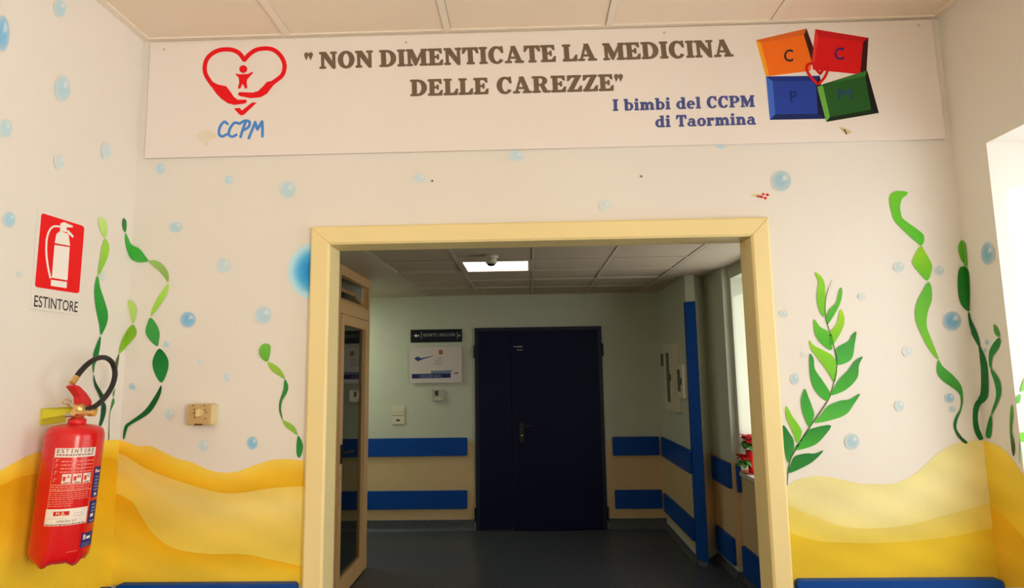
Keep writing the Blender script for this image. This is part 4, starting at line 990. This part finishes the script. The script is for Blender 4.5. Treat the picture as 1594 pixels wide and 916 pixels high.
# =================================================================== TAN BOX ON THE FRONT WALL
q0 = onY(YF - .04, 291, 663); q1 = onY(YF - .04, 328.5, 629.5)
swb = thing('call_switch', 'tan plastic wall box with small key switch left of the doorway', 'switch', ((q0.x + q1.x) / 2, YF, q0.z))
MB().box(q0.x, q1.x, YF - .040, YF - .001, q0.z, q1.z).build('housing', [m_box], swb, bevel=.003)
MB().box(q1.x - .0005, q1.x + .004, YF - .038, YF - .001, q0.z + .002, q1.z - .002).build('side_cover', m_box2, swb, bevel=.001)
kc = onY(YF - .042, 310, 643)
MB().lathe([(0, .006), (.014, .006), (.016, 0)], kc + Vector((0, .003, 0)), (0, -1, 0), 20).build('key_collar', m_box, swb)
MB().box(kc.x - .006, kc.x + .007, YF - .055, YF - .040, kc.z - .013, kc.z + .012).build('key', m_box2, swb, bevel=.002)
mb = MB()
for dx, dz in ((-.022, .024), (.016, .024), (-.018, .012), (.018, .010), (.023, .002), (-.021, -.002), (.020, -.020), (-.016, -.016)):
    mb.box(kc.x + dx - .003, kc.x + dx + .003, YF - .0408, YF - .0400, kc.z + dz - .0015, kc.z + dz + .0015)
mb.box(kc.x - .016, kc.x + .012, YF - .0408, YF - .0400, kc.z - .043, kc.z - .037)
mb.build('marking', mat('brown_print', (.12, .06, .02, 1), .6), swb)

# =================================================================== WALL BUMPERS
def bumper(label, plane, a, b, z0, z1, t=.024, r=.014, base_gap=0.001):
    """rounded board; plane 'Y'/'X' with coordinate, a..b along the wall"""
    axis, c, n = plane; loop = []
    for cx, cz, st in ((b - r, z1 - r, 0), (a + r, z1 - r, 90), (a + r, z0 + r, 180), (b - r, z0 + r, 270)):
        for k in range(5):
            th = radians(st + k * 22.5); x, z = cx + r * cos(th), cz + r * sin(th)
            loop.append((x, c + n * base_gap, z) if axis == 'Y' else (c + n * base_gap, x, z))
    mb = MB().prism(loop, (0, n * t, 0) if axis == 'Y' else (n * t, 0, 0))
    return tag(mb.build('wall_bumper', m_rail, None, bevel=.006, seg=2), label, 'wall bumper', 'blue wall bumper rails')
bumper('blue bumper rail on the front wall under the sand left of the doorway', ('Y', YF, -1), -1.395, -0.786, .80, .953, .030)
bumper('blue bumper rail on the front wall right of the doorway', ('Y', YF, -1), .858, 1.512, .80, .953, .030)
bumper('blue bumper rail on the left wall below the extinguisher', ('X', XL, 1), .2, YF - .034, .80, .953, .030)
d_ = .004
bumper('upper blue bumper rail left of the navy door', ('Y', YB - d_, -1), -3.2, -.673, .765, .953)
bumper('lower blue bumper rail left of the navy door', ('Y', YB - d_, -1), -3.2, -.677, .222, .408)
bumper('upper short blue bumper rail right of the navy door', ('Y', YB - d_, -1), .864, 1.352, .748, .940)
bumper('lower short blue bumper rail right of the navy door', ('Y', YB - d_, -1), .870, 1.358, .207, .395)
bumper('upper blue bumper rail on the pillar side below the cream cabinets', ('X', XC - d_, -1), 5.53, 6.69, .740, .940)
bumper('lower blue bumper rail on the pillar side near the floor', ('X', XC - d_, -1), 5.53, 6.69, .180, .362)
bumper('upper blue bumper pad on the step behind the corner guard', ('X', 1.61 - d_, -1), 5.14, 5.62, .685, .885)
bumper('lower blue bumper pad on the step behind the corner guard', ('X', 1.61 - d_, -1), 5.14, 5.60, .095, .300)
bumper('narrow upper blue bumper pad at the window sill end', ('X', 1.66 - d_, -1), 5.066, 5.115, .668, .885, .024, .012)
bumper('lower blue bumper rail under the corridor window', ('X', 1.66 - d_, -1), 3.3, 5.085, .052, .268)
mb = MB(); gw = .075
mb.prism([(XC - .006, 5.56, 0.0), (XC - .006, 5.495, 0.0), (1.468, 5.450, 0.0), (1.474, 5.456, 0.0), (XC - .001, 5.4995, 0.0), (XC - .001, 5.56, 0.0)], (0, 0, 2.235))
tag(mb.build('corner_guard', m_rail, None, bevel=.002, seg=1), 'tall blue corner guard on the corridor pillar edge', 'corner guard')

# =================================================================== CORRIDOR SIGNS AND FITTINGS
ds = thing('direction_sign', 'dark navy arrow sign above the pale plaque', 'sign', BK.at(680, 533))
MB().box(-1.288, -.724, YB - .016, YB - .001, 1.972, 2.112).build('plate', mat('navy_plate', (.006, .008, .022, 1), .25), ds, bevel=.006)
PB = Plane('Y', YB - .0165, (0, -1, 0))
mb = MB(); LT = (.42, .42, .42, 1)
px_text(mb, 'REPARTO UROLOGIA', PB, .0004, (659, 524.5), (709, 523.6), (659, 519.6), LT, 0.0)
fill(mb, [(644, 523), (648.5, 520.2), (648.5, 522), (652.5, 522), (652.5, 524), (648.5, 524), (648.5, 525.8)], PB, .0004, (.7, .7, .68, 1))
for x in (655.5, 711.5): fill(mb, [(x, 517), (x + .8, 517), (x + .8, 528), (x, 528)], PB, .0004, LT)
fill(mb, [(713.5, 521.5), (716.5, 521), (716.8, 523.8), (713.8, 524.3)], PB, .0004, LT)
mb.build('lettering', m_print, ds)
pq = thing('ward_plaque', 'pale glass ward plaque with navy stripe below the arrow sign', 'plaque', BK.at(679, 596))
p0, p1 = BK.at(639, 541), BK.at(719.5, 596)
MB().box(p0.x, p1.x, YB - .028, YB - .020, p1.z, p0.z).build('plate', mat('plaque_board', (.72, .62, .60, 1), .18, spec=.5), pq, bevel=.002)
PP = Plane('Y', YB - .0284, (0, -1, 0))
def g8(*p): return [(600 + x / 4.58, 480 + y / 4.58) for x, y in p]
mb = MB()
fill(mb, g8((188, 470), (465, 465), (465, 497), (188, 503)), PP, .0004, (.02, .03, .14, 1)); fill(mb, g8((325, 448), (478, 442), (465, 464), (325, 468)), PP, .0004, (.22, .24, .36, 1))
fill(mb, g8((380, 298), (408, 298), (408, 330), (380, 330)), PP, .0004, (.40, .14, .04, 1)); fill(mb, g8((204, 358), (232, 345), (258, 360), (232, 382)), PP, .0004, (.04, .06, .20, 1))
strip(mb, smooth_open(g8((240, 368), (280, 356), (340, 340)), 4), [3.2 - 2.6 * k / 8 for k in range(9)], PP, .0006, (.05, .07, .24, 1))
fill(mb, g8((490, 462), (518, 458), (518, 468), (490, 470)), PP, .0004, (.06, .06, .12, 1))
for k, (a, b) in enumerate(((368, 400), (345, 402), (352, 400), (338, 402))):
    strip(mb, g8((a, 356 + k * 15), (b, 355 + k * 15)), .9, PP, .0004, (.34, .26, .30, 1))
mb.build('printed_design', m_print, pq)
mb = MB(); px_text(mb, 'DEGENZA', PP, .0010, g8((246, 496))[0], g8((398, 493))[0], g8((246, 476))[0], (.32, .33, .45, 1), .0); mb.build('lettering', m_print, pq)
for (x, y) in ((641.5, 543.2), (716.5, 541.6), (641, 593.5), (717, 592)):
    q = BK.at(x, y); MB().lathe([(0, .030), (.007, .030), (.008, .028), (.008, 0.0005)], Vector((q.x, YB, q.z)), (0, -1, 0), 12).build('standoff', m_steel, pq)
th0, th1 = BK.at(673.5, 625), BK.at(689.5, 606)
tm = thing('metal_switch_box', 'small square metal switch box below the ward plaque', 'switch', (th0.x + .05, YB, th0.z))
MB().box(th0.x, th1.x, YB - .03, YB - .001, th0.z, th1.z).build('housing', m_steel, tm, bevel=.003)
MB().box(th0.x + .03, th0.x + .065, YB - .036, YB - .03, th0.z + .06, th0.z + .11).build('button', m_dark, tm, bevel=.002)
MB().box(th0.x + .02, th0.x + .09, YB - .032, YB - .03, th0.z + .02, th0.z + .035).build('marking', m_cream, tm)
for (v0, v1, lab, k) in ((647, 633, 'upper cream wall plate with two rocker buttons', 0), (661, 648, 'lower cream wall plate with a socket below the rocker plate', 1)):
    a, b = BK.at(611 if k == 0 else 610.5, v0), BK.at(630, v1)
    o = thing('wall_plate', lab, 'switch', ((a.x + b.x) / 2, YB, a.z), 'cream wall plates left of the navy door')
    MB().box(a.x, b.x, YB - .012, YB - .001, a.z, b.z).build('plate', m_cream, o, bevel=.003)
    if k == 0:
        for x in (a.x + .025, a.x + .075): MB().box(x, x + .030, YB - .016, YB - .012, a.z + .03, b.z - .03).build('rocker', m_cream, o, bevel=.002)
    else: MB().box(a.x + .045, a.x + .085, YB - .014, YB - .012, a.z + .035, b.z - .035).build('socket', m_black, o, bevel=.002)
# boxes on the pillar side
def cabinet(name, label, y0, y1, z0, z1, d, gy0, gy1, gz0, gz1):
    o = thing(name, label, 'wall cabinet', (XC, (y0 + y1) / 2, z0))
    MB().box(XC - d, XC - .001, y0, y1, z0, z1).build('housing', m_cream, o, bevel=.004)
    f = MB(); f.box(XC - d - .006, XC - d - .0005, y0 + .02, y1 - .02, z0 + .02, gz0); f.box(XC - d - .006, XC - d - .0005, y0 + .02, y1 - .02, gz1, z1 - .02)
    f.box(XC - d - .006, XC - d - .0005, y0 + .02, gy0, gz0, gz1); f.box(XC - d - .006, XC - d - .0005, gy1, y1 - .02, gz0, gz1)
    dd = f.build('cabinet_door', m_cream, o, bevel=.001)
    MB().box(XC - d - .004, XC - d - .0005, gy0, gy1, gz0, gz1).build('pane', m_dark, dd)
    MB().box(XC - d - .013, XC - d - .006, gy0 - .05, gy0 - .03, (z0 + z1) / 2 - .03, (z0 + z1) / 2 + .03).build('latch', m_black, dd)
    return o
cabinet('wall_cabinet', 'tall cream cabinet with narrow dark pane on the corridor pillar', 5.84, 6.24, 1.245, 1.885, .06, 5.98, 6.12, 1.33, 1.80)
cabinet('wall_box', 'smaller cream framed box beside the blue corner guard', 5.56, 5.80, 1.385, 1.685, .045, 5.63, 5.745, 1.44, 1.64)
o = thing('intercom_box', 'small dark box left of the tall cream cabinet', 'wall box', (XC, 6.43, 1.67))
MB().box(XC - .035, XC - .001, 6.36, 6.50, 1.675, 1.80).build('housing', m_black, o, bevel=.004)
MB().box(XC - .038, XC - .035, 6.39, 6.47, 1.70, 1.775).build('face_plate', m_dark, o, bevel=.001)
# ceiling light and smoke detector
lt = thing('ceiling_light', 'lit square ceiling panel light in the corridor ceiling', 'ceiling light', (-.245, 4.845, ZC2))
mb = MB(); X0, X1, Y0, Y1 = -.522, .032, 4.603, 5.085
mb.box(X0, X0 + .028, Y0, Y1, ZC2 - .004, ZC2 + .03); mb.box(X1 - .028, X1, Y0, Y1, ZC2 - .004, ZC2 + .03); mb.box(X0 + .028, X1 - .028, Y0, Y0 + .012, ZC2 - .004, ZC2 + .03); mb.box(X0 + .028, X1 - .028, Y1 - .012, Y1, ZC2 - .004, ZC2 + .03)
mb.build('frame', m_ctbar, lt)
MB().box(X0 + .028, X1 - .028, Y0 + .012, Y1 - .012, ZC2 + .002, ZC2 + .008).build('diffuser', m_lamp, lt)
sd = thing('smoke_detector', 'cream round smoke detector in front of the lit ceiling panel', 'smoke detector', (-.262, 4.40, ZC2))
MB().lathe([(0, 0), (.052, 0), (.052, -.016), (.046, -.022)], (-.262, 4.40, ZC2 + .004), n=24).build('base', m_cream, sd)
MB().lathe([(.040, -.018), (.042, -.050), (.034, -.062), (0, -.062)], (-.262, 4.40, ZC2 + .004), n=24).build('sensor_head', m_cream, sd)
MB().lathe([(.0, -.062), (.028, -.062), (.028, -.070), (.018, -.076), (0, -.076)], (-.262, 4.40, ZC2 + .004), n=20).build('sensor_grille', m_black, sd)

# potted poinsettia on the corridor sill
pc = onZ(.83, 1171.5, 738)
pl = thing('potted_plant', 'red poinsettia in a red pot on the corridor window sill', 'plant', pc)
MB().lathe([(0, 0), (.060, 0), (.085, .010), (.088, .016), (.080, .014), (.058, .006), (0, .006)], pc, n=28).build('saucer', mat('terracotta', (.50, .10, .05, 1), .5), pl)
MB().lathe([(0, .008), (.026, .008), (.030, .06), (.042, .16), (.046, .175), (.043, .176), (.036, .162), (0, .160)], pc, n=28).build('pot', m_redp, pl)
MB().lathe([(.0, .165), (.035, .163)], pc, n=16).build('soil', m_soil, pl)
rp_ = random.Random(11)
st = MB()
heads = [onY(pc.y, 1162, 681) - pc, onY(pc.y + .03, 1170, 679) - pc, onY(pc.y - .03, 1168, 686) - pc, onY(pc.y - .02, 1157, 711) - pc, onY(pc.y, 1178, 690) - pc]
for q in heads: st.tube(smooth_open([pc + Vector((0, 0, .15)), pc + Vector((q.x * .3, q.y * .3, q.z * .75)), pc + q], 4), .004, 7)
st.build('stem', m_leaf, pl)
def leafshape(mb, base_, d, L, w, droop):
    d = Vector(d).normalized(); s = d.cross(Vector((0, 0, 1))).normalized(); n = 6; v = []
    for k in range(n + 1):
        t = k / n; c = base_ + d * L * t + Vector((0, 0, -droop * t * t)); ww = w * sin(pi * min(1, t * .93 + .07)) ** .8
        v += [c + s * ww / 2 + Vector((0, 0, .006)), c, c - s * ww / 2 + Vector((0, 0, .006))]
    mb.add(v, [(3 * k + i, 3 * k + 3 + i, 3 * k + 4 + i, 3 * k + 1 + i) for k in range(n) for i in (0, 1)], 0, None, True)
for q in heads:
    mr, mg2 = MB(), MB()
    for k in range(12):
        a = 2 * pi * k / 12 + rp_.uniform(-.2, .2); leafshape(mr, pc + q, (cos(a), sin(a), rp_.uniform(-.2, .7)), rp_.uniform(.045, .068), .044, .024)
    for k in range(7):
        a = 2 * pi * k / 7 + rp_.uniform(-.3, .3); leafshape(mg2, pc + q - Vector((0, 0, .030)), (cos(a), sin(a), rp_.uniform(-.5, .0)), rp_.uniform(.055, .075), .052, .045)
    mr.build('flower', m_petal, pl); mg2.build('leaves', m_leaf, pl)
